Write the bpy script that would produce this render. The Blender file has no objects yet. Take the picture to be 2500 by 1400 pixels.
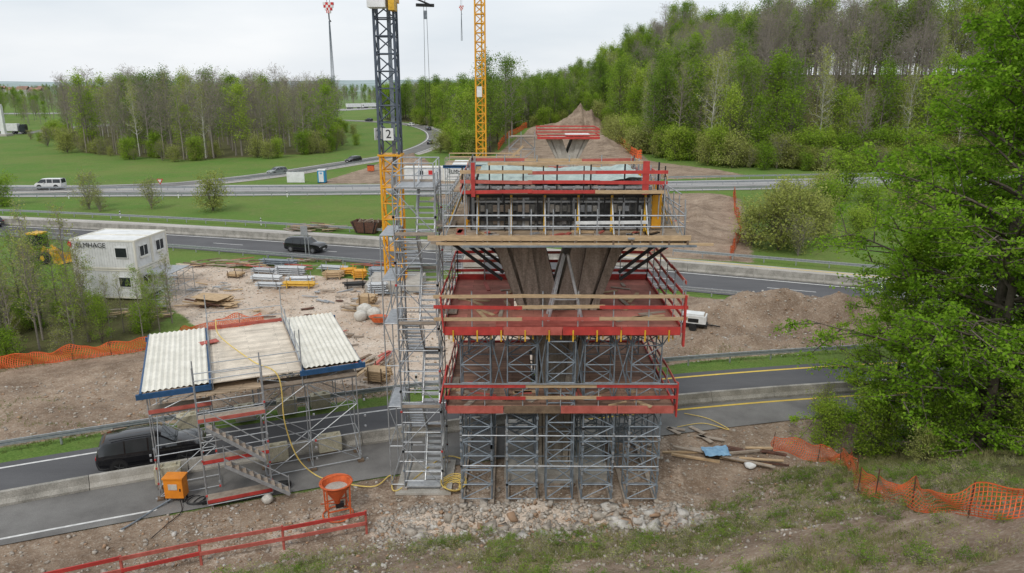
import bpy, math, random
import numpy as np
from mathutils import Vector, Matrix
R=random.Random(7); rng=np.random.default_rng(5)
COL=bpy.context.scene.collection
# ------------------------------------------------------------------ materials
MATS={}
def M(name,c1,c2=None,scale=4,rough=.75,metal=0,bump=0,bscale=None,stretch=(1,1,1),spec=.4,fine=0):
    m=bpy.data.materials.new(name); m.use_nodes=True; nt=m.node_tree; N=nt.nodes; Lk=nt.links
    b=N['Principled BSDF']; b.inputs['Roughness'].default_value=rough; b.inputs['Metallic'].default_value=metal
    b.inputs['Specular IOR Level'].default_value=spec
    if c2 is None: c2=tuple(x*.72 for x in c1)
    tc=N.new('ShaderNodeTexCoord'); mp=N.new('ShaderNodeMapping'); mp.inputs['Scale'].default_value=stretch
    Lk.new(tc.outputs['Object'],mp.inputs['Vector'])
    n=N.new('ShaderNodeTexNoise'); n.inputs['Scale'].default_value=scale; n.inputs['Detail'].default_value=7; n.inputs['Roughness'].default_value=.65
    Lk.new(mp.outputs[0],n.inputs['Vector'])
    r=N.new('ShaderNodeValToRGB'); r.color_ramp.elements[0].position=.35; r.color_ramp.elements[1].position=.68
    r.color_ramp.elements[0].color=(*c2,1); r.color_ramp.elements[1].color=(*c1,1)
    Lk.new(n.outputs['Fac'],r.inputs[0]); out=r.outputs[0]
    if fine:
        n3=N.new('ShaderNodeTexNoise'); n3.inputs['Scale'].default_value=fine; n3.inputs['Detail'].default_value=3
        Lk.new(tc.outputs['Object'],n3.inputs['Vector'])
        mr=N.new('ShaderNodeMapRange'); mr.inputs['From Min'].default_value=.3; mr.inputs['From Max'].default_value=.7
        mr.inputs['To Min'].default_value=.75; mr.inputs['To Max'].default_value=1.2; Lk.new(n3.outputs['Fac'],mr.inputs['Value'])
        mx=N.new('ShaderNodeVectorMath'); mx.operation='SCALE'; Lk.new(out,mx.inputs[0]); Lk.new(mr.outputs[0],mx.inputs['Scale']); out=mx.outputs[0]
    Lk.new(out,b.inputs['Base Color'])
    if bump:
        n2=N.new('ShaderNodeTexNoise'); n2.inputs['Scale'].default_value=bscale or scale*6; n2.inputs['Detail'].default_value=5
        Lk.new(mp.outputs[0],n2.inputs['Vector']); bp=N.new('ShaderNodeBump'); bp.inputs['Strength'].default_value=1; bp.inputs['Distance'].default_value=bump
        Lk.new(n2.outputs['Fac'],bp.inputs['Height']); Lk.new(bp.outputs[0],b.inputs['Normal'])
    MATS[name]=m; return m
def Mplank(name,c1,c2,rowh=.2,bw=2.5,rough=.8,mortar=.012,rot=0,dirt=.6):
    m=bpy.data.materials.new(name); m.use_nodes=True; nt=m.node_tree; N=nt.nodes; Lk=nt.links; b=N['Principled BSDF']
    b.inputs['Roughness'].default_value=rough; b.inputs['Specular IOR Level'].default_value=.25
    tc=N.new('ShaderNodeTexCoord'); mp=N.new('ShaderNodeMapping'); mp.inputs['Rotation'].default_value=(0,0,rot)
    Lk.new(tc.outputs['Object'],mp.inputs['Vector'])
    br=N.new('ShaderNodeTexBrick'); br.inputs['Scale'].default_value=1; br.inputs['Brick Width'].default_value=bw; br.inputs['Row Height'].default_value=rowh
    br.inputs['Mortar Size'].default_value=mortar; br.inputs['Color1'].default_value=(*c1,1); br.inputs['Color2'].default_value=(*c2,1)
    br.inputs['Mortar'].default_value=(c2[0]*.35,c2[1]*.35,c2[2]*.35,1); Lk.new(mp.outputs[0],br.inputs['Vector'])
    n=N.new('ShaderNodeTexNoise'); n.inputs['Scale'].default_value=.9; n.inputs['Detail'].default_value=8; n.inputs['Roughness'].default_value=.7
    Lk.new(tc.outputs['Object'],n.inputs['Vector']); mr=N.new('ShaderNodeMapRange'); mr.inputs['From Min'].default_value=.3; mr.inputs['From Max'].default_value=.65
    mr.inputs['To Min'].default_value=dirt; mr.inputs['To Max'].default_value=1.15; Lk.new(n.outputs['Fac'],mr.inputs['Value'])
    mx=N.new('ShaderNodeVectorMath'); mx.operation='SCALE'; Lk.new(br.outputs['Color'],mx.inputs[0]); Lk.new(mr.outputs[0],mx.inputs['Scale'])
    Lk.new(mx.outputs[0],b.inputs['Base Color']); MATS[name]=m
def Mleaf(name,ca,cb,cc,trans=.35):
    m=bpy.data.materials.new(name); m.use_nodes=True; nt=m.node_tree; N=nt.nodes; Lk=nt.links
    for n in list(N): N.remove(n)
    o=N.new('ShaderNodeOutputMaterial'); at=N.new('ShaderNodeAttribute'); at.attribute_name='tint'
    oi=N.new('ShaderNodeObjectInfo'); ma=N.new('ShaderNodeMath'); ma.operation='MULTIPLY_ADD'; ma.inputs[1].default_value=.5; Lk.new(oi.outputs['Random'],ma.inputs[0])
    m2=N.new('ShaderNodeMath'); m2.operation='MULTIPLY'; m2.inputs[1].default_value=.55; Lk.new(at.outputs['Fac'],m2.inputs[0]); Lk.new(m2.outputs[0],ma.inputs[2])
    r=N.new('ShaderNodeValToRGB'); e=r.color_ramp.elements; e[0].color=(*ca,1); e[0].position=.08; e[1].color=(*cc,1); e[1].position=.95
    k=e.new(.5); k.color=(*cb,1); Lk.new(ma.outputs[0],r.inputs[0])
    d=N.new('ShaderNodeBsdfDiffuse'); t=N.new('ShaderNodeBsdfTranslucent'); mx=N.new('ShaderNodeMixShader'); mx.inputs[0].default_value=trans
    Lk.new(r.outputs[0],d.inputs[0]); Lk.new(r.outputs[0],t.inputs[0]); Lk.new(d.outputs[0],mx.inputs[1]); Lk.new(t.outputs[0],mx.inputs[2]); Lk.new(mx.outputs[0],o.inputs[0])
    MATS[name]=m
M('galv',(.46,.48,.50),(.30,.32,.34),6,.45,.4)
M('alu',(.58,.60,.61),(.40,.42,.44),5,.4,.4)
M('steelblue',(.27,.31,.35),(.14,.17,.20),3,.5,.2)
M('craneblue',(.085,.11,.15),(.06,.075,.10),3,.5,.1)
M('craneyel',(.80,.40,.02),(.6,.28,.02),2,.5)
M('yellow',(.78,.47,.04),(.5,.28,.02),4,.5)
M('orange',(.72,.15,.04),(.45,.09,.03),4,.55)
M('orangenet',(.85,.17,.05),(.66,.11,.03),4,.6)
M('boxorange',(.85,.30,.02),(.7,.22,.02),3,.5)
M('red',(.56,.06,.05),(.36,.04,.035),2.5,.6)
M('redfaded',(.54,.15,.12),(.36,.08,.06),2,.7)
M('wood',(.58,.42,.25),(.38,.27,.16),3,.8,stretch=(1,1,6))
M('woodgrey',(.42,.36,.29),(.26,.21,.17),3,.85,stretch=(1,1,6))
M('wooddark',(.22,.155,.10),(.12,.08,.055),3,.85)
M('black',(.02,.02,.022),(.012,.012,.013),4,.5)
M('rubber',(.025,.025,.026),(.015,.015,.015),8,.85)
M('white',(.80,.81,.81),(.62,.63,.62),1.2,.5)
M('cream',(.80,.78,.70),(.62,.60,.52),1.5,.55,stretch=(1,1,.3))
M('paint',(.75,.75,.73),(.5,.5,.49),3,.6)
M('paintyel',(.78,.56,.08),(.6,.42,.07),3,.6)
M('bluebeam',(.03,.10,.24),(.02,.07,.15),3,.5)
M('blueplastic',(.02,.28,.50),(.015,.22,.4),2,.4)
M('bluesheet',(.25,.45,.62),(.14,.28,.45),3,.5)
M('rust',(.16,.07,.045),(.07,.04,.03),5,.8)
M('tarp',(.42,.50,.46),(.26,.33,.31),2,.5)
M('form',(.20,.20,.19),(.09,.09,.09),6,.7)
M('formplate',(.30,.295,.27),(.13,.13,.12),2,.7)
M('soil',(.20,.15,.11),(.09,.07,.05),2,.95,bump=.06,bscale=8)
M('concrete',(.48,.46,.42),(.34,.32,.28),1.5,.85,bump=.004,fine=30)
M('blockc',(.56,.52,.40),(.42,.39,.28),2.5,.85,bump=.004,fine=25)
M('barrier',(.40,.38,.34),(.22,.21,.185),1.1,.85,fine=20)
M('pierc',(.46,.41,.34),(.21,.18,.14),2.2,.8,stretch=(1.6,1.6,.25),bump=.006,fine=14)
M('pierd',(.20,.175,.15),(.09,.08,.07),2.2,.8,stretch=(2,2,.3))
M('asphalt',(.115,.115,.12),(.085,.085,.09),.5,.85,fine=45,stretch=(.35,1,1))
M('asphaltold',(.22,.215,.205),(.13,.125,.12),.35,.9,fine=30)
M('concroad',(.48,.45,.41),(.33,.31,.28),.4,.85,fine=10,stretch=(.4,1,1))
M('roadpale',(.36,.355,.35),(.27,.265,.26),.3,.85,fine=10,stretch=(.3,1,1))
M('rockm',(.50,.45,.385),(.26,.225,.19),3,.9,bump=.03,bscale=9)
M('rockbrown',(.46,.29,.18),(.26,.18,.12),3,.9,bump=.03,bscale=9)
M('rocklight',(.62,.60,.56),(.42,.39,.35),3,.9,bump=.03,bscale=9)
M('bark',(.17,.14,.11),(.08,.068,.055),6,.9)
M('barkgrey',(.32,.285,.245),(.18,.16,.135),6,.9)
M('barkbirch',(.66,.64,.60),(.38,.37,.34),9,.8)
M('hose',(.78,.60,.18),(.66,.47,.12),4,.5)
M('redsign',(.6,.03,.03),(.5,.03,.03),3,.5)
M('sack',(.62,.60,.55),(.44,.42,.38),5,.8)
M('distroof',(.35,.20,.16),(.25,.15,.12),.1,.8)
M('distwall',(.55,.54,.52),(.45,.44,.42),.1,.8)
def Mcar(name,c,rough=.18):
    m=M(name,c,tuple(x*.9 for x in c),3,rough,0); m.node_tree.nodes['Principled BSDF'].inputs['Coat Weight'].default_value=.6
Mcar('carblack',(.010,.010,.013)); Mcar('carwhite',(.75,.75,.75)); Mcar('cargrey',(.22,.25,.24)); Mcar('cardark',(.03,.035,.05)); Mcar('carsilver',(.35,.36,.38))
M('glass',(.03,.035,.04),(.02,.025,.03),2,.08,0,spec=.6); M('rim',(.25,.25,.26),(.15,.15,.16),9,.35,.7)
M('lampred',(.45,.02,.02),(.35,.02,.02),5,.3); M('lampwhite',(.75,.75,.72),(.6,.6,.6),5,.2)
M('rimdark',(.04,.04,.042),(.02,.02,.02),9,.35,.5)
Mplank('plankred',(.50,.19,.15),(.36,.15,.11),.5,2.0,mortar=.006,dirt=.55)
Mplank('plankbrown',(.38,.23,.16),(.26,.155,.11),.3,2.5,dirt=.5)
Mplank('planklight',(.74,.66,.55),(.58,.51,.42),.22,3,dirt=.7,mortar=.006,rot=math.radians(-23))
Mplank('plankwood',(.50,.38,.26),(.34,.26,.18),.25,2.5,dirt=.6)
Mleaf('leafbright',(.13,.24,.022),(.25,.39,.040),(.43,.53,.09),.4)
Mleaf('leafmid',(.08,.16,.022),(.165,.275,.038),(.30,.40,.075),.4)
Mleaf('leafnear',(.09,.20,.018),(.23,.42,.034),(.42,.58,.07),.5)
Mleaf('leafbrown',(.22,.175,.135),(.32,.265,.195),(.40,.35,.20),.2)
Mleaf('leafyel',(.22,.25,.06),(.34,.38,.10),(.46,.49,.17),.35)
Mleaf('grassm',(.085,.125,.03),(.17,.21,.06),(.38,.33,.18),.3)
# ------------------------------------------------------------------ mesh builder
class MB:
    def __init__(s): s.v=[];s.f=[];s.m=[];s.slots=[]
    def mi(s,n):
        if n not in s.slots: s.slots.append(n)
        return s.slots.index(n)
    def add(s,vs,fs,mat):
        o=len(s.v); s.v.extend([tuple(p) for p in vs]); k=s.mi(mat)
        for f in fs: s.f.append(tuple(i+o for i in f)); s.m.append(k)
    def box(s,c,sz,mat,rz=0,T=None):
        x,y,z=[q/2 for q in sz]; ca,sa=math.cos(rz),math.sin(rz); vs=[]
        for dx,dy,dz in ((-x,-y,-z),(x,-y,-z),(x,y,-z),(-x,y,-z),(-x,-y,z),(x,-y,z),(x,y,z),(-x,y,z)):
            vs.append((c[0]+dx*ca-dy*sa,c[1]+dx*sa+dy*ca,c[2]+dz))
        if T: vs=[T(*p) for p in vs]
        s.add(vs,[(0,3,2,1),(4,5,6,7),(0,1,5,4),(1,2,6,5),(2,3,7,6),(3,0,4,7)],mat)
    def beam(s,a,b,w,h,mat):
        a=Vector(a);b=Vector(b);d=(b-a)
        if d.length<1e-5:return
        d.normalize(); up=Vector((0,0,1))
        if abs(d.z)>.97: up=Vector((0,1,0))
        x=d.cross(up).normalized()*w/2; y=x.cross(d).normalized()*h/2
        vs=[a-x-y,a+x-y,a+x+y,a-x+y,b-x-y,b+x-y,b+x+y,b-x+y]
        s.add(vs,[(3,2,1,0),(4,5,6,7),(0,1,5,4),(1,2,6,5),(2,3,7,6),(3,0,4,7)],mat)
    def tube(s,a,b,r,mat,n=5,r2=None,cap=False):
        a=Vector(a);b=Vector(b);d=b-a
        if d.length<1e-5:return
        d.normalize(); up=Vector((0,0,1)) if abs(d.z)<.9 else Vector((1,0,0))
        x=d.cross(up).normalized(); y=x.cross(d); r2=r if r2 is None else r2; vs=[]
        for q,rr in ((a,r),(b,r2)):
            for i in range(n):
                t=2*math.pi*i/n; vs.append(q+x*math.cos(t)*rr+y*math.sin(t)*rr)
        fs=[(i,(i+1)%n,n+(i+1)%n,n+i) for i in range(n)]
        if cap: fs+= [tuple(range(n))[::-1],tuple(range(n,2*n))]
        s.add(vs,fs,mat)
    def path(s,pts,r,mat,n=6):
        for a,b in zip(pts[:-1],pts[1:]): s.tube(a,b,r,mat,n)
    def quad(s,a,b,c,d,mat): s.add([a,b,c,d],[(0,1,2,3)],mat)
    def prism(s,poly,y0,y1,mat,mside=None):
        n=len(poly); vs=[(x,y0,z) for x,z in poly]+[(x,y1,z) for x,z in poly]
        s.add(vs,[tuple(range(n)),tuple(range(2*n-1,n-1,-1))],mat)
        s.add(vs,[(i,n+i,n+(i+1)%n,(i+1)%n) for i in range(n)],mside or mat)
    def build(s,name,smooth=None,parent=None):
        me=bpy.data.meshes.new(name); me.from_pydata(s.v,[],s.f); 
        for n in s.slots: me.materials.append(MATS[n])
        me.polygons.foreach_set('material_index',s.m)
        if smooth is not None:
            me.polygons.foreach_set('use_smooth',[True]*len(s.f)); me.update(); me.set_sharp_from_angle(angle=smooth)
        me.update(); o=bpy.data.objects.new(name,me); COL.objects.link(o)
        if parent: o.parent=parent
        return o
def npmesh(name,V,F,mats,mi=None,tint=None,smooth=False):
    me=bpy.data.meshes.new(name); V=np.asarray(V,dtype=np.float32); F=np.asarray(F,dtype=np.int32); k=F.shape[1]
    me.vertices.add(len(V)); me.vertices.foreach_set('co',V.ravel()); me.loops.add(F.size); me.loops.foreach_set('vertex_index',F.ravel())
    me.polygons.add(len(F)); me.polygons.foreach_set('loop_start',np.arange(0,F.size,k,dtype=np.int32))
    me.polygons.foreach_set('loop_total',np.full(len(F),k,dtype=np.int32))
    for n in mats: me.materials.append(MATS[n])
    if mi is not None: me.polygons.foreach_set('material_index',np.asarray(mi,dtype=np.int32))
    if smooth: me.polygons.foreach_set('use_smooth',np.ones(len(F),dtype=bool))
    if tint is not None:
        a=me.attributes.new('tint','FLOAT','POINT'); a.data.foreach_set('value',np.asarray(tint,dtype=np.float32))
    me.update(calc_edges=True); return me
def obj(name,me,loc=(0,0,0),rz=0,sc=1,parent=None):
    o=bpy.data.objects.new(name,me); COL.objects.link(o); o.location=loc; o.rotation_euler=(0,0,rz)
    o.scale=sc if hasattr(sc,'__len__') else (sc,sc,sc)
    if parent: o.parent=parent
    return o
def empty(name):
    o=bpy.data.objects.new(name,None); COL.objects.link(o); return o
# ------------------------------------------------------------------ noise / geometry utils
def vnoise(x,y,seed=0):
    xi=np.floor(x);yi=np.floor(y);fx=x-xi;fy=y-yi;fx=fx*fx*(3-2*fx);fy=fy*fy*(3-2*fy)
    def h(a,b):
        q=np.sin(a*127.1+b*311.7+seed*74.7)*43758.5453; return q-np.floor(q)
    return (h(xi,yi)*(1-fx)+h(xi+1,yi)*fx)*(1-fy)+(h(xi,yi+1)*(1-fx)+h(xi+1,yi+1)*fx)*fy
def fbm(x,y,o=4,seed=0):
    s=0;a=.5;t=0
    for i in range(o): s=s+a*vnoise(x*2**i,y*2**i,seed+i);t+=a;a*=.5
    return s/t
def inpoly(X,Y,P):
    r=np.zeros(np.shape(X),bool);n=len(P)
    for i in range(n):
        x1,y1=P[i];x2,y2=P[(i+1)%n]
        if y1==y2: continue
        c=((Y<y1)!=(Y<y2))&(X<(x2-x1)*(Y-y1)/(y2-y1)+x1); r^=c
    return r
def dpoly(X,Y,P,closed=False):
    d=np.full(np.shape(X),1e9);n=len(P)
    for i in range(n if closed else n-1):
        ax,ay=P[i];bx,by=P[(i+1)%n];vx,vy=bx-ax,by-ay
        t=np.clip(((X-ax)*vx+(Y-ay)*vy)/(vx*vx+vy*vy),0,1); d=np.minimum(d,np.hypot(X-ax-t*vx,Y-ay-t*vy))
    return d
def fit(P,deg=2):
    P=np.array(P); c=np.polyfit(P[:,0],P[:,1],deg); return lambda x:np.polyval(c,x)
r1far=fit([(-25.9,33.6),(-19.8,36.1),(-6.4,40.8),(10.9,45.7),(24,47.6),(36.3,49.2)])
r1bar=fit([(-23.4,29.9),(-15.6,32.8),(-8.1,35.6),(-3,37.6),(9.8,40.8),(20.6,42.4),(32.9,44)])
r1near=fit([(-21.5,27.1),(-14.1,29),(-6.9,31.6),(9,37.1),(17.9,39.4),(30.9,41.1)])
r2far=fit([(-74.3,105.8),(-48,100.3),(-15.3,90.4),(16.7,79.2),(34.6,72.8),(48,66.5)])
r2bar=fit([(-69.9,99.3),(-44.7,93),(-14.3,84),(15.8,74.5),(33.1,67.6),(44.8,61.9)])
r2near=fit([(-64.8,91.7),(-38.8,83.4),(-12.9,75.4),(15,66.8),(30,60.9),(40.6,55.6)])
r3far=fit([(-97.9,141.1),(-65.2,138.2),(-23.3,139.9),(30.2,147.3),(71.8,152.7),(109,157.7)])
r3near=fit([(-86.6,124.2),(-59.3,125.2),(-21.6,129.1),(26.8,130.1),(64.5,136.5),(97.9,141.1)])
FOR=[(70,900),(40,336),(37,226),(36,200),(52,173),(90,165),(150,152),(420,120)]
FORP=FOR+[(420,900)]
def ybank(X): return np.interp(X,[-60,-30,-15,-6,0,6,9,14,20,30,45,80],[12,19,24.2,27.2,28.0,28.4,30.2,33.8,35.5,37,39,41])
MOUNDS=[(20,57.0,5.5,2.0,2.4),(25,54.5,4,2.2,1.8),(14.0,50.2,1.9,1.2,1.3),(30,55,4,2,1.8),(17.5,51.5,1.4,1,.8),(21.5,51,1.6,1,.7),(-23,176,6,4,2.8),(28,296,8,8,8.5),(16,300,12,9,3.5),(27,230,5,24,3.0),
        (26,106,2.5,9,1.6),(21,92,2.5,6,1.2),(33,118,3,6,1.2),(-24,46,5,2,.5),(-32,41,4,2,.5),(8.9,31.6,.8,.6,-.55),(65,400,42,50,16)]
def hgt(X,Y):
    X=np.asarray(X,float);Y=np.asarray(Y,float)
    z=-.07+.05*fbm(X*.8,Y*.8,3,3)
    d=ybank(X)+1.0*(fbm(X*.25,Y*.25,2,9)-.5)-Y; dp=np.maximum(d,0)
    z=z+np.minimum(.52*dp*dp/(dp+.9),15)+np.minimum(dp,1)*.45*(fbm(X*.7,Y*.7,4,5)-.5)
    z=z+.75*np.exp(-((Y-28.5-.25*np.sin(X))/.75)**2)*np.clip((X+5)/2,0,1)*np.clip((8.5-X)/1.5,0,1)*(.6+.8*fbm(X,Y,3,8))
    for mx,my,sx,sy,a in MOUNDS: z=z+a*np.exp(-((X-mx)/sx)**2-((Y-my)/sy)**2)*(.6+.8*fbm(X*.9/max(1,sx/4),Y*.9/max(1,sx/4),4,2))
    fd=dpoly(X,Y,FOR)*inpoly(X,Y,FORP); t=np.clip(fd/48,0,1); z=z+21*t*t*(3-2*t)
    far=np.clip((Y-1800)/4500,0,1); z=z+far*(12+55*fbm(X/1300.,Y/1300.,4,4))*np.clip((Y-1800)/2500,0,1)
    return z
def hz(x,y): return float(hgt(np.array([x]),np.array([y]))[0])
# ------------------------------------------------------------------ ground
def axis(lo,hi,step,far,ratio):
    a=list(np.arange(lo,hi,step)); s=step;x=a[-1]
    while x<far: s*=ratio;x+=s;a.append(x)
    return a
ys=np.array([-20,-14,-8,-3]+axis(0,62,.36,9000,1.04))
xp=np.array(axis(0,42,.36,7000,1.05)); xs=np.concatenate([-xp[:0:-1],xp])
X,Y=np.meshgrid(xs,ys); Z=hgt(X,Y)
def zone(P,soft=1.): 
    d=dpoly(X,Y,P,True); i=inpoly(X,Y,P); return np.clip(.5+np.where(i,d,-d)/soft,0,1)
dirt=np.zeros_like(X);grav=np.zeros_like(X);lit=np.zeros_like(X)
GR=[(-36,77),(-12,69),(-5,70),(2,66),(4,60),(6,48),(-6.5,42.8),(-9.5,43.5),(-19,46.5),(-24,54),(-27,58),(-31,62)]
for P,s in (([(-34,47),(-26,51),(-20,48),(-7,44.5),(-6,42.6),(-20,38),(-27,35.4),(-42,27),(-60,34)],1.5),
            ([(2,68),(4,44),(12,47.6),(24,50.4),(34,51),(38,54),(30,58.5),(14,65.0)],1.2),
            ([(-30,24),(-14,29.5),(-6.9,32),(9,37.5),(18,39.8),(22,38),(14,33),(9,30),(6,27.6),(-6,26.6),(-16,23.6),(-30,19)],1),
            ([(15,80),(26,77),(38,122),(36,129),(5,129),(-12,129),(-14,122),(2,97),(8,84)],3),
            ([(-38,142),(-5,143),(-3,160),(-16,168),(-30,186),(-34,165)],2),
            ([(-5,146),(30,149),(50,153),(46,166),(34,185),(37,226),(39,305),(26,312),(8,306),(2,270),(-6,180)],3)):
    dirt=np.maximum(dirt,zone(P,s))
bk=ybank(X)-Y; dirt=np.maximum(dirt,np.where((bk>-1)&(Y<45),np.clip(.48+.6*fbm(X*.35,Y*.35,4,13)-np.clip(bk-5,0,8)*.015,0,1)*np.clip(bk+1,0,1),0))
grav=zone(GR,1.5); grav=np.maximum(grav,.45*zone([(-20,22),(-6.9,32),(9,37.5),(9,30),(6,27.6),(-6,26.6),(-16,23.6)],1.5))
grav=np.maximum(grav,.9*np.exp(-((Y-28.2)/1.1)**2)*(X>-6)*(X<8.8))
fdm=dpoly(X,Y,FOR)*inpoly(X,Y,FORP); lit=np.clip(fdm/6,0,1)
CL=[(-119,207),(-82,187),(-51,209),(-82,360),(-204,405),(-171,283)]
CL2=[(-17,212),(-20,300),(-46,366),(-70,405),(-70,470),(95,470),(52,345),(42,318),(24,318),(4,314),(-4,290),(-5,200),(-11,192)]
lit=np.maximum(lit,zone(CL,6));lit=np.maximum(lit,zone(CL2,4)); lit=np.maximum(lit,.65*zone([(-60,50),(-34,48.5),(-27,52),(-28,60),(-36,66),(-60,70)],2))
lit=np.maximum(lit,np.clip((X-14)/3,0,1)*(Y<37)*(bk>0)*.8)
ny,nx=X.shape; idx=np.arange(nx*ny).reshape(ny,nx)
F=np.stack([idx[:-1,:-1],idx[:-1,1:],idx[1:,1:],idx[1:,:-1]],-1).reshape(-1,4)
m=bpy.data.materials.new('ground_mat'); m.use_nodes=True; nt=m.node_tree; N=nt.nodes; Lk=nt.links; b=N['Principled BSDF']; b.inputs['Roughness'].default_value=.95; b.inputs['Specular IOR Level'].default_value=.15
MATS['ground_mat']=m
tc=N.new('ShaderNodeTexCoord'); at=N.new('ShaderNodeAttribute'); at.attribute_name='zone'; sp=N.new('ShaderNodeSeparateColor'); Lk.new(at.outputs['Color'],sp.inputs[0])
def noise(sc,det=6,rg=.65):
    n=N.new('ShaderNodeTexNoise'); n.inputs['Scale'].default_value=sc;n.inputs['Detail'].default_value=det;n.inputs['Roughness'].default_value=rg; Lk.new(tc.outputs['Object'],n.inputs['Vector']); return n.outputs['Fac']
def ramp(src,stops):
    r=N.new('ShaderNodeValToRGB'); e=r.color_ramp.elements; e[0].position=stops[0][0];e[0].color=(*stops[0][1],1); e[1].position=stops[-1][0];e[1].color=(*stops[-1][1],1)
    for p,c in stops[1:-1]: k=e.new(p);k.color=(*c,1)
    Lk.new(src,r.inputs[0]); return r.outputs[0]
def mth(op,a,b_,c=None):
    n=N.new('ShaderNodeMath');n.operation=op
    for i,q in enumerate((a,b_,c)):
        if q is None: continue
        if isinstance(q,(int,float)): n.inputs[i].default_value=q
        else: Lk.new(q,n.inputs[i])
    return n.outputs[0]
def mixc(f,a,b_,mode='MIX'):
    n=N.new('ShaderNodeMix');n.data_type='RGBA';n.blend_type=mode
    if isinstance(f,(int,float)): n.inputs[0].default_value=f
    else: Lk.new(f,n.inputs[0])
    Lk.new(a,n.inputs[6]);Lk.new(b_,n.inputs[7]);return n.outputs[2]
big=noise(.05,7,.7); mid=noise(.9,8,.7); fin=noise(9,6,.75); pat=noise(.22,6,.7)
vor=N.new('ShaderNodeTexVoronoi'); vor.inputs['Scale'].default_value=13; Lk.new(tc.outputs['Object'],vor.inputs['Vector']); vc=N.new('ShaderNodeSeparateColor'); Lk.new(vor.outputs['Color'],vc.inputs[0])
grass=mixc(ramp(big,[(.38,(0,0,0)),(.62,(1,1,1))]),ramp(fin,[(.3,(.055,.115,.022)),(.5,(.10,.195,.034)),(.7,(.16,.26,.06))]),ramp(fin,[(.3,(.09,.13,.034)),(.55,(.165,.225,.055)),(.75,(.26,.29,.10))]))
grass=mixc(ramp(pat,[(.5,(0,0,0)),(.7,(.7,.7,.7))]),grass,ramp(mid,[(.3,(.06,.10,.025)),(.5,(.15,.17,.055)),(.7,(.25,.235,.11))]))
dirtc=mixc(ramp(fin,[(.42,(0,0,0)),(.66,(1,1,1))]),ramp(mid,[(.3,(.16,.112,.08)),(.5,(.28,.21,.155)),(.7,(.40,.32,.25))]),ramp(vc.outputs[0],[(.1,(.24,.18,.135)),(.6,(.35,.285,.225)),(.95,(.50,.45,.39))]))
dirtc=mixc(.85,dirtc,ramp(pat,[(.33,(.55,.50,.46)),(.5,(.95,.92,.88)),(.66,(1.25,1.22,1.18))]),'MULTIPLY')
gravc=mixc(ramp(mid,[(.35,(0,0,0)),(.65,(1,1,1))]),ramp(vc.outputs[0],[(.0,(.44,.37,.30)),(.5,(.57,.50,.43)),(1,(.70,.65,.58))]),ramp(fin,[(.3,(.44,.35,.27)),(.7,(.64,.55,.47))]))
gravc=mixc(.85,gravc,ramp(pat,[(.33,(.70,.58,.48)),(.5,(1,.95,.90)),(.66,(1.12,1.10,1.08))]),'MULTIPLY')
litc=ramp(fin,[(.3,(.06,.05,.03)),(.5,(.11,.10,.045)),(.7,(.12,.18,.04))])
def edge(src): 
    a=mth('MULTIPLY_ADD',mid,.7,mth('MULTIPLY',fin,.5)); a=mth('SUBTRACT',a,.6); return ramp(mth('ADD',src,a),[(.42,(0,0,0)),(.58,(1,1,1))])
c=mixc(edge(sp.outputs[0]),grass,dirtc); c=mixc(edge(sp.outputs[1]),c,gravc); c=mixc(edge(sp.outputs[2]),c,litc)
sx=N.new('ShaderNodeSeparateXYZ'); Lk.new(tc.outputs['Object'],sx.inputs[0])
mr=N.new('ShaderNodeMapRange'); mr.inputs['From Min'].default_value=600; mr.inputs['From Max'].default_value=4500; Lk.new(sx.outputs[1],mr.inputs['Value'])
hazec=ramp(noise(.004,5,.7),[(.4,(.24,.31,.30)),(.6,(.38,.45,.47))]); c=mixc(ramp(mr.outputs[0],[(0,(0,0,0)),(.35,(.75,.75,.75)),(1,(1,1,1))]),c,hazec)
Lk.new(c,b.inputs['Base Color'])
bp=N.new('ShaderNodeBump'); bp.inputs['Distance'].default_value=.09; bp.inputs['Strength'].default_value=.8; Lk.new(mth('ADD',fin,mth('MULTIPLY',vor.outputs['Distance'],.3)),bp.inputs['Height']); Lk.new(bp.outputs[0],b.inputs['Normal'])
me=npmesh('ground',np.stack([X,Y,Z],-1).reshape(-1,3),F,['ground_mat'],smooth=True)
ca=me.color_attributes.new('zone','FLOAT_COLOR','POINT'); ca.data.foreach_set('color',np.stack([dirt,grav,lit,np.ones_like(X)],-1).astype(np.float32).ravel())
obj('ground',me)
# ------------------------------------------------------------------ roads
def ribbon(mb,fa,fb,x0,x1,z,mat,n=120):
    xs_=np.linspace(x0,x1,n+1)
    for a,b_ in zip(xs_[:-1],xs_[1:]): mb.quad((a,fb(a),z),(b_,fb(b_),z),(b_,fa(b_),z),(a,fa(a),z),mat)
def line(mb,f,off,w,x0,x1,z,mat,dash=None,step=2.):
    x=x0
    while x<x1:
        e=min(x+(dash[0] if dash else step),x1)
        for q in np.arange(x,e,2.): 
            q2=min(q+2,e); mb.quad((q,f(q)+off,z),(q2,f(q2)+off,z),(q2,f(q2)+off+w,z),(q,f(q)+off+w,z),mat)
        x=e+(dash[1] if dash else 0)
mb=MB()
ribbon(mb,r1far,r1bar,-62,62,.004,'asphalt'); ribbon(mb,lambda x:r1bar(x)-.001,r1near,-62,62,.004,'asphaltold')
line(mb,r1far,-.75,.16,-62,8,.009,'paint'); line(mb,r1far,-.75,.2,8,60,.009,'paintyel'); line(mb,r1bar,.75,.14,-62,60,.009,'paint')
line(mb,r1bar,-.85,.18,4,60,.009,'paintyel'); line(mb,r1near,.5,.14,-40,-16,.009,'paint')
mb.build('road')
mb=MB(); ribbon(mb,r2far,r2bar,-125,75,.004,'concroad'); ribbon(mb,r2bar,r2near,-125,75,.004,'asphalt')
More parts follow.
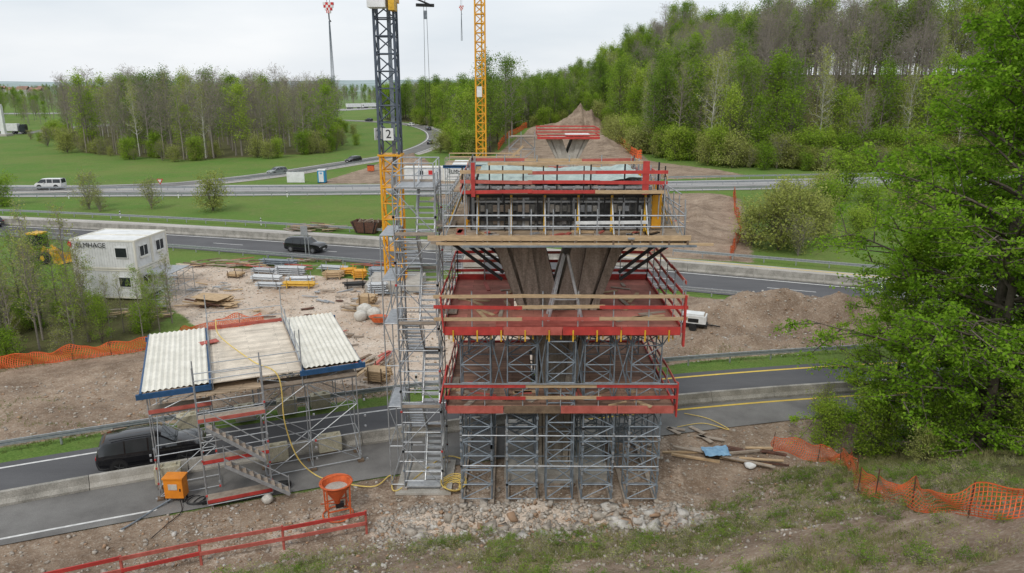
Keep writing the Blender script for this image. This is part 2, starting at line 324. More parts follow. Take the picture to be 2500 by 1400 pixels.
line(mb,r2bar,-1.0,.25,-120,70,.009,'paint'); line(mb,r2near,.9,.25,-120,70,.009,'paint'); line(mb,r2far,-.8,.18,-120,-10,.009,'paint'); line(mb,r2far,-.8,.2,8,70,.009,'paintyel')
line(mb,lambda x:(r2bar(x)+r2near(x))/2,0,.14,-120,70,.009,'paint',dash=(4,8))
mb.build('motorway')
mb=MB(); ribbon(mb,r3far,r3near,-230,230,.004,'roadpale'); 
f3=lambda x:(r3far(x)+r3near(x))/2
line(mb,r3near,1,.22,-220,220,.009,'paint');line(mb,r3far,-1,.22,-220,220,.009,'paint');line(mb,f3,-1.2,.2,-220,220,.009,'paint');line(mb,f3,1.2,.2,-220,220,.009,'paint')
ribbon(mb,lambda x:f3(x)-1.6,lambda x:r3near(x)+1.6,-220,220,.006,'asphaltold')
mb.build('motorway')
def catmull(P,n=8):
    P=[P[0]]+list(P)+[P[-1]];o=[]
    for i in range(1,len(P)-2):
        p0,p1,p2,p3=[np.array(P[i+k],float) for k in (-1,0,1,2)]
        for j in range(n):
            t=j/n;o.append(.5*((2*p1)+(-p0+p2)*t+(2*p0-5*p1+4*p2-p3)*t*t+(-p0+3*p1-3*p2+p3)*t**3))
    o.append(np.array(P[-2],float));return o
RAMP=catmull([(-100,131),(-69,138.5),(-60,144.2),(-51.6,155.5),(-45.4,167.9),(-39.8,180.5),(-33,194),(-28.7,209.4),(-26.1,238.6),(-27.3,270.4),(-34,311.9),(-48,353.1),(-73,384.2),(-100,402),(-150,430)],8)
def strip(mb,P,o0,o1,z,mat):
    pr=None
    for i in range(len(P)):
        a=P[max(i-1,0)];b_=P[min(i+1,len(P)-1)];d=b_-a;d/=np.hypot(*d);n=np.array([-d[1],d[0]])
        c0=P[i]+n*o0;c1=P[i]+n*o1
        if pr: mb.quad((*pr[0],z),(*pr[1],z),(*c1,z),(*c0,z),mat)
        pr=(c0,c1)
mb=MB(); strip(mb,RAMP,-3.6,3.6,.014,'asphaltold');strip(mb,RAMP,-3.1,-2.75,.019,'paint');strip(mb,RAMP,2.75,3.1,.019,'paint');strip(mb,RAMP,-5.2,-3.6,.012,'concroad'); mb.build('slip_road')
mb=MB(); P=catmull([(-420,270),(-207,284),(-192,330),(-188,380),(-200,440)],6); strip(mb,P,-7,7,.02,'asphaltold'); strip(mb,P,-.3,.3,.03,'paint'); mb.build('slip_road')
mb=MB(); P=catmull([(-400,470),(-157,529),(-107,600),(-40,690),(60,800)],6); strip(mb,P,-12,12,.04,'roadpale'); strip(mb,P,-.5,.5,.06,'paint'); mb.build('motorway')
def guard(name,pts,post=2.6,h=.75):
    mb=MB()
    for a,b_ in zip(pts[:-1],pts[1:]):
        a=Vector((*a,0));b_=Vector((*b_,0))
        mb.beam(a+Vector((0,0,h-.07)),b_+Vector((0,0,h-.07)),.07,.11,'galv'); mb.beam(a+Vector((0,0,h-.25)),b_+Vector((0,0,h-.25)),.07,.11,'galv'); mb.beam(a+Vector((0,0,h-.16)),b_+Vector((0,0,h-.16)),.03,.1,'steelblue')
        L=(b_-a).length; k=max(1,int(L/post))
        for i in range(k):
            p=a.lerp(b_,i/k); mb.box((p.x,p.y+.08,h/2-.02),(.09,.09,h),'galv')
    return mb.build(name)
def fx(f,x0,x1,off=0,st=3.): return [(x,f(x)+off) for x in np.arange(x0,x1+.1,st)]
guard('guardrail',fx(r1far,-60,60,1.2)); guard('guardrail',fx(r2far,-120,-6,1.4)); guard('guardrail',fx(r2far,18,72,1.4)); guard('guardrail',fx(r2near,-120,-4,-1.1)); guard('guardrail',fx(r2near,9,72,-1.1))
guard('guardrail',fx(r3near,-200,200,-1,6),3); guard('guardrail',fx(r3far,30,200,1.4,6),3); guard('guardrail',fx(f3,-200,200,0,6),3)
guard('guardrail',[tuple(p+np.array([3.9,-1.2])) for p in RAMP[14:48:2]],3)
def barrier(name,f,x0,x1,seg=3.,h=.8,z=.01,mat='barrier'):
    mb=MB(); x=x0
    while x<x1:
        e=x+seg-.03; a=Vector((x,f(x),z));b_=Vector((e,f(e),z)); d=(b_-a).normalized(); n=Vector((-d.y,d.x,0)); vs=[]
        for p in (a,b_):
            for o,q in ((-.3,0),(-.3,.12),(-.16,.3),(-.1,h),(.1,h),(.16,.3),(.3,.12),(.3,0)): vs.append(p+n*o+Vector((0,0,q)))
        fs=[(i,i+8,(i+1)%8+8,(i+1)%8) for i in range(8)]+[tuple(range(8)),tuple(range(15,7,-1))]
        mb.add(vs,fs,mat if R.random()>.1 else 'concrete'); x+=seg
    return mb.build(name)
barrier('concrete_barrier',r1bar,-60,60,4,.62); barrier('concrete_barrier',r2bar,-120,72,6,.85); 
# ------------------------------------------------------------------ trees
def prisms(P0,P1,R0,R1,n):
    P0=np.array(P0);P1=np.array(P1);R0=np.array(R0)[:,None];R1=np.array(R1)[:,None]
    d=P1-P0;d/=np.maximum(np.linalg.norm(d,axis=1,keepdims=True),1e-6)
    up=np.where(np.abs(d[:,2:3])<.9,np.array([[0,0,1.]]),np.array([[1.,0,0]])); x=np.cross(d,up);x/=np.linalg.norm(x,axis=1,keepdims=True);y=np.cross(x,d)
    V=[]
    for P,Rr in ((P0,R0),(P1,R1)):
        for i in range(n):
            t=2*math.pi*i/n;V.append(P+x*math.cos(t)*Rr+y*math.sin(t)*Rr)
    V=np.stack(V,1); k=len(P0); base=(np.arange(k)*2*n)[:,None]
    F=np.concatenate([base+np.array([[i,(i+1)%n,n+(i+1)%n,n+i]]) for i in range(n)],0)
    return V.reshape(-1,3),F
def tree(name,seed,H,r0,cb,CR,nl,ns,ntw,nleaf,lsz,bark,leaf,flat=1.,elev=(15,65),prof=None,spread=.35,lasp=.6,stems=1,wob=.03,twr=.012):
    g=np.random.default_rng(seed); S0=[];S1=[];A=[];B=[]; TW=[]
    def seg(a,b_,ra,rb): S0.append(a);S1.append(b_);A.append(ra);B.append(rb)
    prof=prof or (lambda t:math.sin(math.pi*min(.86,(t*.75+.12)))**.6)
    for st in range(stems):
        top=np.array([0,0,H])*(1 if stems==1 else g.uniform(.7,1)); 
        if stems>1: a=2*math.pi*st/stems+g.uniform(-.4,.4); top[:2]=np.array([math.cos(a),math.sin(a)])*CR*.55*g.uniform(.5,1)
        K=9; T=[]
        off=np.zeros(3)
        for i in range(K):
            t=i/(K-1); off=off+np.append(g.normal(0,wob*H/K*1.5,2),0); T.append(top*t*np.array([t**.3 if t>0 else 0,t**.3 if t>0 else 0,1])+off*t)
        T=np.array(T)
        def tp(t): 
            q=t*(K-1);i=min(int(q),K-2);return T[i]+(T[i+1]-T[i])*(q-i)
        rr=lambda t:r0*((1-t)**.8*.95+.05)
        for i in range(K-1): seg(T[i],T[i+1],rr(i/(K-1)),rr((i+1)/(K-1)))
        az=g.uniform(0,6)
        for l in range(nl//stems):
            tt=(l+g.random())/(nl//stems); t=cb+(1-cb)*.95*tt; az+=2.4+g.normal(0,.3); L=CR*prof(tt)*g.uniform(.55,1.22)
            el=math.radians(elev[0]+(elev[1]-elev[0])*tt+g.normal(0,8)); p=tp(t); r=min(rr(t)*.5,L*.03+.01)
            d=np.array([math.cos(az)*math.cos(el),math.sin(az)*math.cos(el),math.sin(el)]); pts=[p]
            for k in range(5): 
                d=d+g.normal(0,.10,3)*np.array([1,1,.6*flat])+np.array([0,0,.03*(1 if flat==1 else -1)]); d/=np.linalg.norm(d); pts.append(pts[-1]+d*L/5); seg(pts[-2],pts[-1],r*(1-k/5.5),r*(1-(k+1)/5.5))
            for s_ in range(ns):
                u=.2+.8*(s_+g.random())/ns; i=min(int(u*5),4); q=pts[i]+(pts[i+1]-pts[i])*(u*5-i); dd=pts[i+1]-pts[i];dd/=np.linalg.norm(dd)
                e=g.normal(0,1,3)*np.array([1,1,flat]); e-=dd*e.dot(dd); e/=np.linalg.norm(e)+1e-6; sd=dd*.6+e*.9; sd/=np.linalg.norm(sd); SL=L*.42*(1.15-u*.6)*g.uniform(.7,1.2)
                q1=q+sd*SL*.5; sd2=sd+g.normal(0,.15,3)*np.array([1,1,flat]); q2=q1+sd2*SL*.5; seg(q,q1,r*.35,r*.22);seg(q1,q2,r*.22,r*.1)
                TW.append((q1,q2))
                for w in range(ntw):
                    v=g.random(); a_=q1+(q2-q1)*v if g.random()>.3 else q+(q1-q)*v; e=g.normal(0,1,3)*np.array([1,1,flat]);e/=np.linalg.norm(e); wl=SL*.38*g.uniform(.6,1.3); b2=a_+(sd*.5+e*.8)*wl
                    seg(a_,b2,max(r*.12,twr),twr*.5); TW.append((a_,b2))
    V,F_=prisms(S0,S1,A,B,4); mi=np.zeros(len(F_),int); tint=np.zeros(len(V))
    if nleaf:
        TW0=np.array([a for a,_ in TW]);TW1=np.array([b_ for _,b_ in TW]); k=g.integers(0,len(TW0),nleaf); ct=g.random(len(TW0))
        u=g.random((nleaf,1)); C=TW0[k]+(TW1[k]-TW0[k])*u+g.normal(0,1,(nleaf,3))*spread*np.array([1,1,.5+.5*flat])
        nrm=g.normal(0,1,(nleaf,3))+np.array([0,0,1.1]); nrm/=np.linalg.norm(nrm,axis=1,keepdims=True)
        tg=np.cross(nrm,g.normal(0,1,(nleaf,3)));tg/=np.linalg.norm(tg,axis=1,keepdims=True);bt=np.cross(nrm,tg); s=lsz*g.uniform(.6,1.4,(nleaf,1))
        LV=np.stack([C-tg*s*.5,C+bt*s*.5*lasp,C+tg*s*.5,C-bt*s*.5*lasp],1).reshape(-1,3); LF=np.arange(nleaf*4).reshape(-1,4)+len(V)
        tn=np.clip(.55*ct[k]+.45*g.random(nleaf),0,1); tint=np.concatenate([tint,np.repeat(tn,4)]); V=np.concatenate([V,LV]);F_=np.concatenate([F_,LF]);mi=np.concatenate([mi,np.ones(nleaf,int)])
    return npmesh(name,V,F_,[bark,leaf],mi,tint)
tall=lambda t:math.sin(math.pi*min(.84,t*.66+.2))**.6
TG=[tree('deciduous_a',11,17,.24,.22,4.9,36,6,3,3800,.34,'barkgrey','leafbright',prof=tall,spread=.45,elev=(20,70)),
    tree('deciduous_b',12,18.5,.26,.3,4.8,36,6,3,3200,.34,'bark','leafmid',prof=tall,spread=.45,elev=(20,70)),
    tree('deciduous_c',13,16,.22,.12,5.2,36,6,3,4400,.34,'bark','leafbright',spread=.5,elev=(15,70)),
    tree('deciduous_d',14,17.5,.24,.2,5.0,36,6,3,2600,.32,'barkgrey','leafmid',spread=.5,elev=(15,70))]
TBR=[tree('bare_a',21,18,.24,.38,4.8,32,8,4,700,.18,'barkgrey','leafbrown',elev=(35,75),prof=tall,spread=.3,lasp=.3,twr=.022),
     tree('bare_b',22,17,.22,.32,4.6,32,8,4,600,.18,'barkgrey','leafbrown',elev=(30,75),prof=tall,spread=.3,lasp=.3,twr=.022),
     tree('bare_c',23,17,.2,.35,4.4,30,7,4,900,.22,'barkgrey','leafyel',elev=(35,75),prof=tall,spread=.3,lasp=.5,twr=.022)]
TBI=[tree('birch_a',31,18.5,.18,.3,3.4,34,6,4,2000,.26,'barkbirch','leafyel',elev=(40,72),prof=tall,spread=.4)]
SH=[tree('shrub_a',41,4.2,.06,.02,2.6,40,6,3,4200,.2,'bark','leafbright',elev=(20,75),stems=5,spread=.3),
    tree('shrub_b',42,3.8,.06,.02,2.6,40,6,3,3400,.19,'bark','leafyel',elev=(20,75),stems=5,spread=.3),
    tree('shrub_c',43,4.4,.06,.02,2.4,40,6,4,1700,.15,'barkgrey','leafyel',elev=(40,80),stems=6,spread=.2,twr=.015)]
SAP=[tree('sapling_a',51,8.5,.09,.2,1.9,34,5,4,1900,.12,'barkgrey','leafbright',elev=(35,70),spread=.13,twr=.009),
     tree('sapling_b',52,9.5,.10,.25,1.8,34,5,4,1000,.12,'barkgrey','leafyel',elev=(40,72),spread=.12,twr=.009),
     tree('sapling_c',53,6.5,.07,.1,2.2,34,5,4,3000,.12,'bark','leafbright',elev=(30,70),spread=.16,stems=2,twr=.009)]
WD=[tree('weed_a',71,1.0,.012,.02,.9,24,3,2,420,.09,'bark','leafmid',elev=(10,60),stems=4,spread=.07,twr=.004),
    tree('weed_b',72,1.1,.012,.05,.9,24,4,3,90,.08,'woodgrey','leafyel',elev=(10,70),stems=5,spread=.06,twr=.006)]
def scatter(P,sp,jit=.45,cond=None):
    P_=np.array(P);x0,y0=P_.min(0);x1,y1=P_.max(0);gx,gy=np.meshgrid(np.arange(x0,x1,sp),np.arange(y0,y1,sp)); gx=gx+rng.uniform(-jit,jit,gx.shape)*sp;gy=gy+rng.uniform(-jit,jit,gy.shape)*sp
    k=inpoly(gx,gy,P)
    if cond is not None: k&=cond(gx,gy)
    return list(zip(gx[k],gy[k]))
def plant(parent,pts,meshes,weights,s0,s1,sz=1,dz=.1):
    for x,y in pts:
        me=R.choices(meshes,weights)[0]; s=R.uniform(s0,s1); obj(me.name,me,(x,y,hz(x,y)-dz),R.uniform(0,6.28),(s*R.uniform(.9,1.15),s*R.uniform(.9,1.15),s*sz),parent)
def along(P,sp,jit=1.5):
    o=[]
    for (ax,ay),(bx,by) in zip(P[:-1],P[1:]):
        L=math.hypot(bx-ax,by-ay)
        for i in range(max(1,int(L/sp))): t=(i+R.random())/max(1,int(L/sp)); o.append((ax+(bx-ax)*t+R.gauss(0,jit),ay+(by-ay)*t+R.gauss(0,jit)))
    return o
E=empty('woodland')
plant(E,scatter(CL,7.6),TBR+TG[:1]+TG[3:]+TBI,[4,4,4,1.5,1.8,1.2],.75,1.2)
plant(E,along([(-171,283),(-119,207),(-82,187),(-51,209),(-70,300)],3.2,jit=3.5),SH,[4,3,4],.5,1.3)
plant(E,along([(-119,209),(-82,190),(-53,212)],5,jit=2),TBR+TG[:1]+TBI,[3,3,3,2,2],.6,1.1)
E=empty('forest')
vis=lambda gx,gy:(gx<gy*.78+12)&(dpoly(gx,gy,FOR)<78)&(gy<420)
def wts(x,y):
    n=float(vnoise(np.array([x/22.]),np.array([y/22.]),3)[0]); d=float(dpoly(np.array([x]),np.array([y]),FOR)[0])
    if d<16: return [6,3,6,3,.8,.6,1.5,3.5]
    return [1,1,1,1,6,6,2,.8] if n>.42 else [4,2,4,3,1.2,1.2,1,1.5]
for x,y in scatter(FORP,5.6,cond=vis):
    me=R.choices(TG+TBR+TBI,wts(x,y))[0]; s=R.uniform(.85,1.35); obj(me.name,me,(x,y,hz(x,y)-.2),R.uniform(0,6.28),(s*.95,s*.95,s),E)
plant(E,along(FOR[1:],1.4,jit=2.2),SH,[4,5,2],.9,1.7)
plant(E,along([(56,168),(90,160),(130,152)],1.4,jit=2.5),SH,[2,5,3],.7,1.3)
E=empty('woodland')
plant(E,scatter(CL2,6.3),TG+TBR+TBI,[4,4,4,3,1,1,1,.5],.75,1.1)
plant(E,along([(-11,192),(-17,212),(-20,300),(-46,366)],2.2,jit=1.5),SH,[4,3,1],.7,1.5)
plant(E,along([(4,314),(24,318),(42,318)],2.5,jit=2),SH,[4,3,1],.9,1.7)
plant(E,[(-2,240),(0,262),(-7,225)],[TBR[2],TG[3]],[1,1],1.25,1.45)
E=empty('distant_trees')
plant(E,scatter([(-420,420),(-215,430),(-140,620),(-60,720),(80,760),(80,1000),(-700,1000)],19),TG+TBR,[1,2,1,2,2,2,2],.45,.85)
plant(E,scatter([(-900,1050),(150,1050),(200,1900),(-1500,1900)],52),TG+TBR,[1,2,1,2,1,1,1],.6,1.0)
plant(E,scatter([(-340,300),(-222,300),(-214,420),(-400,420)],14),TG+TBR,[1,1,1,1,2,2,2],.5,.85)
E=empty('saplings')
plant(E,scatter([(-52,48),(-35,47.6),(-31,50),(-31.5,54),(-36,60),(-52,61)],2.2),SAP,[4,4,3],.6,1.0)
plant(E,scatter([(-31,49.5),(-27.8,52),(-26.5,56.5),(-30,60),(-32,55)],1.7),SAP,[4,4,3],.4,.68)
plant(E,scatter([(-48,47.2),(-35,47),(-28,51.2),(-27,56),(-32,59),(-38,61),(-50,62)],2.9),SH,[5,1,3],.25,.5)
for x,y,s,k in [(-65,112.5,1.2,2),(-55.4,112.5,1.0,2),(-45.2,110.5,1.15,1),(-80,115,.9,0),(-62,110,.7,2),(-90,116,1.1,2),(30.8,83.4,1.5,1),(34,86,1.5,1),(28.5,86,1.1,1),(32,80.5,1.0,2),(54.5,120.6,1.5,0),(50,118,1.1,1),(44,102,1.1,0),(40,95,.9,1),(48,98,1.1,0),(60,112,1.4,1),(58,100,1.3,0),(66,118,1.5,0),(42,88,.8,0),(46,108,1.2,2),(52,92,1.2,1),(37,104,.8,1),(36,98,.6,2),(42,112,1.0,1),(38,90,1.0,1)]:
    obj('shrub',SH[k],(x,y,hz(x,y)-.1),R.uniform(0,6),(s*1.1,s*1.1,s))
NT=[tree('beech_a',61,20,.26,.06,6.6,54,10,5,60000,.145,'bark','leafnear',flat=.28,elev=(2,62),spread=.15,lasp=.6,prof=lambda t:(1-t)**.55*.95+.12),
    tree('beech_b',62,16,.22,.04,6.0,50,10,5,48000,.145,'bark','leafnear',flat=.28,elev=(2,60),spread=.15,lasp=.6,prof=lambda t:(1-t)**.5*.95+.12)]
for x,y,s,k,r in [(21.8,31.0,1.08,0,0),(19.8,35.6,.72,1,2),(25.5,35,1.15,0,3),(23.5,28.8,.8,1,1),(29,40,1.1,0,4),(22.4,32.5,1.2,0,2.4)]:
    obj('beech_tree',NT[k],(x,y,hz(x,y)-.15),r,s)
for x,y,s,k in [(16.8,35.6,.5,0),(18.2,33.5,.6,0),(17.5,38,.5,2),(19.5,30,.55,0),(21.5,27.5,.5,0),(18,29,.35,1)]:
    obj('shrub',SH[k],(x,y,hz(x,y)-.1),R.uniform(0,6),s)
E=empty('weeds')
def okbank(gx,gy): return (ybank(gx)-gy>.6)&(fbm(gx*.4,gy*.4,4,31)>.49)
plant(E,scatter([(-18,16),(-16,24),(-6,27),(6,27.5),(10,30),(14,31),(18,24),(16,14),(-14,14)],.62,cond=okbank),WD,[3,5],.25,.6,.65,.02)
def okb2(gx,gy): return (ybank(gx)-gy>.8)&(fbm(gx*.4,gy*.4,4,31)<=.50)
plant(E,scatter([(-18,16),(-16,24),(-6,27),(6,27.5),(10,30),(14,31),(18,24),(16,14),(-14,14)],1.1,cond=okb2),WD,[1,6],.25,.6,.5,.02)
# ------------------------------------------------------------------ grass tufts & stones
def blades(name,n,x0,x1,y0,y1,dens,h0,h1,w,seed):
    g=np.random.default_rng(seed);x=g.uniform(x0,x1,n);y=g.uniform(y0,y1,n);k=dens(x,y)>g.random(n);x=x[k];y=y[k];c=g.random(len(x))
    rep=5;x=np.repeat(x,rep)+g.normal(0,.05,len(x)*rep);y=np.repeat(y,rep)+g.normal(0,.05,len(y)*rep);cl=np.repeat(c,rep)
    z=hgt(x,y)-.01; n=len(x); a=g.uniform(0,6.28,n); h=g.uniform(h0,h1,n); P=np.stack([x,y,z],-1); sd=np.stack([np.cos(a),np.sin(a),0*a],-1)*w; ln=np.stack([g.normal(0,.45,n),g.normal(0,.45,n),np.ones(n)],-1)*h[:,None]
    V=np.stack([P-sd,P+sd,P+ln],1).reshape(-1,3);F_=np.arange(n*3).reshape(-1,3)
    pt=fbm(x*.3,y*.3,3,6); t=np.clip(.55*cl+.25*g.random(n)+1.5*(pt-.42),0,1)
    me=npmesh(name,V,F_,['grassm'],tint=np.repeat(t,3)); return obj(name,me)
def dbank(x,y): return np.clip((ybank(x)-y)*.5,0,1)*np.clip((fbm(x*.4,y*.4,4,31)-.44)*5,0.05,1)
blades('grass',66000,-19,24,14,36,dbank,.07,.22,.012,1)
def dverge(x,y):
    d=np.abs(y-(r1far(x)+2.2)); return np.clip(1.2-d,0,1)*(fbm(x*.5,y*.5,3,4)>.45)
blades('grass',50000,-34,34,30,55,dverge,.06,.18,.014,2)
def dl(x,y): return ((fbm(x*.5,y*.5,3,44)>.6)&(y>r1far(x)+2)&(y<r1far(x)+9))*.5+(dpoly(x,y,[(-34.5,46.6),(-26.2,50.6),(-24.4,54.1)])<.9)*1.
blades('grass',14000,-36,-8,34,56,dl,.06,.2,.014,3)
def stones(name,px,py,s0,s1,mats,seed,p,zoff=0.):
    g=np.random.default_rng(seed)
    B=np.array([(x,y,z) for x in(-1,1) for y in(-1,1) for z in(-1,1)],float)*.62
    Fi=np.array([(0,1,3),(0,3,2),(4,6,7),(4,7,5),(0,4,5),(0,5,1),(2,3,7),(2,7,6),(0,2,6),(0,6,4),(1,5,7),(1,7,3)])
    x,y=px,py;n=len(x);s=np.exp(g.uniform(math.log(s0),math.log(s1),n)); V=B[None]*(1+g.normal(0,.32,(n,8,3)))*s[:,None,None]*.62*g.uniform(.55,1.35,(n,1,3))
    a=g.uniform(0,6.28,n);b_=g.normal(0,.5,n);ca_,sa_=np.cos(a)[:,None],np.sin(a)[:,None];cb_,sb_=np.cos(b_)[:,None],np.sin(b_)[:,None]
    x1=V[...,0]*cb_-V[...,2]*sb_;z1=V[...,0]*sb_+V[...,2]*cb_; V=np.stack([x1*ca_-V[...,1]*sa_,x1*sa_+V[...,1]*ca_,z1*.75],-1)
    V+=np.stack([x,y,hgt(x,y)+s*.10+zoff],-1)[:,None]; F_=(Fi[None]+(np.arange(n)*8)[:,None,None]).reshape(-1,3)
    mi=np.repeat(g.choice(len(mats),n,p=p),12)
    return obj(name,npmesh(name,V.reshape(-1,3),F_,mats,mi))
g=np.random.default_rng(77); RM=['rockm','rockbrown','rocklight']
stones('rubble',g.uniform(-6,8.5,3200),27.9+g.normal(0,.85,3200),.04,.22,RM,1,[.7,.15,.15])
stones('rubble',g.uniform(-16,13,2600),g.uniform(20,30,2600),.03,.16,RM,6,[.7,.2,.1])
stones('boulders',np.concatenate([g.uniform(-5,8,55),g.uniform(4,7.8,30)]),np.concatenate([27.8+g.normal(0,.55,55),27.9+g.normal(0,.5,30)]),.22,.62,RM,2,[.6,.12,.28])
gx=g.uniform(-34,6,8000);gy=g.uniform(43,76,8000);k=inpoly(gx,gy,GR); stones('gravel',gx[k],gy[k],.05,.15,RM,3,[.6,.15,.25])
gx=g.uniform(-34,26,11000);gy=g.uniform(24,60,11000);k=(gy>r1far(gx)+1.8)&(gy<r1far(gx)+12)&~inpoly(gx,gy,GR)|((gy<r1near(gx)-.2)&(gy>ybank(gx)-3)); stones('gravel',gx[k],gy[k],.04,.2,RM,4,[.75,.15,.1])
# ------------------------------------------------------------------ scaffolding helpers
def scaf(mb,us,vs_,zs,T,mat='galv',diag=True,r=.03,ext=0.):
    for u in us:
        for v in vs_: mb.tube(T(u,v,zs[0]),T(u,v,zs[-1]+ext),r,mat)
    for z in zs:
        for v in vs_:
            for a,b_ in zip(us[:-1],us[1:]): mb.tube(T(a,v,z),T(b_,v,z),r*.85,mat,4)
        for u in us:
            for a,b_ in zip(vs_[:-1],vs_[1:]): mb.tube(T(u,a,z),T(u,b_,z),r*.85,mat,4)
    if diag:
        for k,(z0,z1) in enumerate(zip(zs[:-1],zs[1:])):
            for v in (vs_[0],vs_[-1]):
                for j,(a,b_) in enumerate(zip(us[:-1],us[1:])):
                    if (j+k)%2: a,b_=b_,a
                    mb.tube(T(a,v,z0),T(b_,v,z1),r*.75,mat,4)
I3=lambda x,y,z:(x,y,z)
def stairtower(x0,x1,y0,y1,H):
    mb=MB(); lev=2.0; nl=int(H/lev); xm=(x0+x1)/2; mat='alu'
    scaf(mb,[x0,x1],[y0,y1],[.15]+[1.0*i for i in range(1,int(H)+1)],I3,'galv',False,.03,.9)
    for x in (x0-.0,x1): mb.tube((x,(y0+y1)/2,.1),(x,(y0+y1)/2,H+.6),.028,'galv')
    for z in np.arange(.5,H,1): mb.tube((x0,y0,z),(xm,y0,z),.02,'galv',4)
    for k in range(nl):
        z=k*lev+.25; xa,xb=(x0+.12,xm-.02) if k%2 else (xm+.02,x1-.12)
        ya,yb=(y0+.5,y1-.5) if k%2==0 else (y1-.5,y0+.5)
        for xx in (xa,xb): mb.beam((xx,ya,z),(xx,yb,z+lev),.04,.18,mat)
        for s in range(9):
            t=(s+.5)/9; mb.box(((xa+xb)/2,ya+(yb-ya)*t,z+lev*t),(xb-xa,.24,.04),mat)
        for xx in (xa,xb): mb.tube((xx,ya,z+1),(xx,yb,z+lev+1),.022,mat,4); mb.tube((xx,ya,z+.5),(xx,yb,z+lev+.5),.02,mat,4)
        yy=(y1-.25) if k%2==0 else (y0+.25); mb.box((xm,yy,z+lev-.02),(x1-x0-.1,.5,.06),'galv'); mb.box((xm,yy-.27,z+lev+.06),(x1-x0-.1,.03,.14),'woodgrey')
        a,b_=((x0,x1) if k%2 else (x1,x0)); mb.tube((a,y0,z),(b_,y0,z+lev),.024,'galv',4); mb.tube((x0,y0,z),(x0,y1,z+lev),.024,'galv',4);mb.tube((x1,y1,z),(x1,y0,z+lev),.024,'galv',4)
    mb.box((xm,y0+.2,.25),(x1-x0-.2,.6,.06),mat)
    for x in (x0,x1):
        for y in (y0,y1): mb.box((x,y,.08),(.25,.25,.16),'woodgrey')
    return mb
mb=stairtower(-5.05,-3.25,31.0,33.6,14.2); 
for z in (4.9,8.5,12.5): mb.box((-2.95,32.4,z),(.9,1.2,.06),'woodgrey')
mb.box((-4.15,32.2,.03),(2.6,3.2,.1),'concrete'); 
for i in range(70): mb.box((R.choice([-5.05,-3.25]),R.choice([30.97,33.6]),R.randint(1,14)+.04),(.09,.08,.08),R.choice(['red','steelblue']))
scaf(mb,[-5.7,-5.05],[31.2,33.4],[.2+2*i for i in range(7)],I3,'galv',True)
for z in (4.2,8.2,10.2,12.2): mb.box((-5.4,32.3,z),(.6,2.2,.05),'galv')
mb.box((-4.1,32.3,14.25),(1.7,2.4,.06),'galv'); scaf(mb,[-5.0,-4.1,-3.3],[31.0,33.6],[14.3,14.8,15.3],I3,'galv',False)
mb.build('stair_tower')
mb=stairtower(-6.6,-4.6,66,68.5,9.5); mb.build('stair_tower')
# ------------------------------------------------------------------ main pier and its scaffold
CX=2.13
def pier(mb,cx,y0,y1,zt,sc=1.,mat='pierc',dk='pierd'):
    zz=[0,.38*zt,.57*zt,.69*zt,.82*zt,zt]; ww=[.80,.92,1.3,1.85,2.45,3.3]
    zi=.74*zt
    for s in (-1,1):
        P=[(cx+s*w*sc,z) for w,z in zip(ww,zz)]; inn=[(cx+s*.85*sc,zt),(cx+s*.02*sc,zi),(cx,zi),(cx,0)]
        poly=P+inn
        if s>0: poly=poly[::-1]
        mb.prism(poly,y0+.25,y1-.25,mat)
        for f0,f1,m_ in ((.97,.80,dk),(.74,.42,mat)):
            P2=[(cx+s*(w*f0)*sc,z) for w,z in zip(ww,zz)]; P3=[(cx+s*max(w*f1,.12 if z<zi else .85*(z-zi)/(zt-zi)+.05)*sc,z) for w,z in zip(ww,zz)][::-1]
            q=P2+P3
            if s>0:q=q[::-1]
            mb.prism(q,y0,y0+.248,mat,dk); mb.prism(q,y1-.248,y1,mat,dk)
mb=MB(); pier(mb,CX,32.6,36.8,12.25)
mb.box((CX,34.7,.2),(5,6,.5),'concrete'); mb.build('bridge_pier')
mb=MB()
SB='steelblue'
for xc in (-1.6,.45,3.85,5.9):
    for ya,yb in ((29.95,31.3),(32.8,34.1),(36.2,37.5)): scaf(mb,[xc-.68,xc+.68],[ya,yb],[.2+.72*i for i in range(7)],I3,SB,True,.036)
    mb.beam((xc-.68,29.7,.1),(xc-.68,37.8,.1),.2,.14,'woodgrey');mb.beam((xc+.68,29.7,.1),(xc+.68,37.8,.1),.2,.14,'woodgrey')
scaf(mb,[1.55,2.75],[29.95,31.0],[.2+.95*i for i in range(9)],I3,SB,True,.04)
for xc in (-1.6,.45,3.85,5.9):
    for ya,yb in ((30.3,31.6),(36.0,37.3)): scaf(mb,[xc-.65,xc+.65],[ya,yb],[4.95,5.75,6.6,7.5,8.0],I3,SB,True,.034)
    for x in (xc-.65,xc+.65):
        for y in (30.3,31.6): mb.tube((x,y,7.5),(x+.3,y,8.0),.03,SB,4); mb.tube((x,y,7.5),(x-.3,y,8.0),.03,SB,4)
for a,b_ in ((-.95,-.2),(4.5,5.25),(1.1,1.5),(2.75,3.2)):
    mb.tube((a,30.3,4.95),(b_,30.3,7.9),.028,SB,4); mb.tube((b_,30.3,4.95),(a,30.3,7.9),.028,SB,4)
for y in (30.3,33.8,37.3): 
    mb.beam((-2.8,y,8.08),(7.05,y,8.08),.12,.2,'wooddark'); mb.beam((-2.8,y,4.55),(7.05,y,4.55),.12,.2,'steelblue')
for i in range(17):
    x=-2.7+i*.6; mb.beam((x,29.9,8.25),(x,38,8.25),.08,.16,'yellow' if i%2 else 'wooddark'); mb.beam((x,29.9,4.7),(x,38,4.7),.08,.14,'wooddark')
    mb.box((x,29.93,8.1),(.05,.05,.35),'yellow')
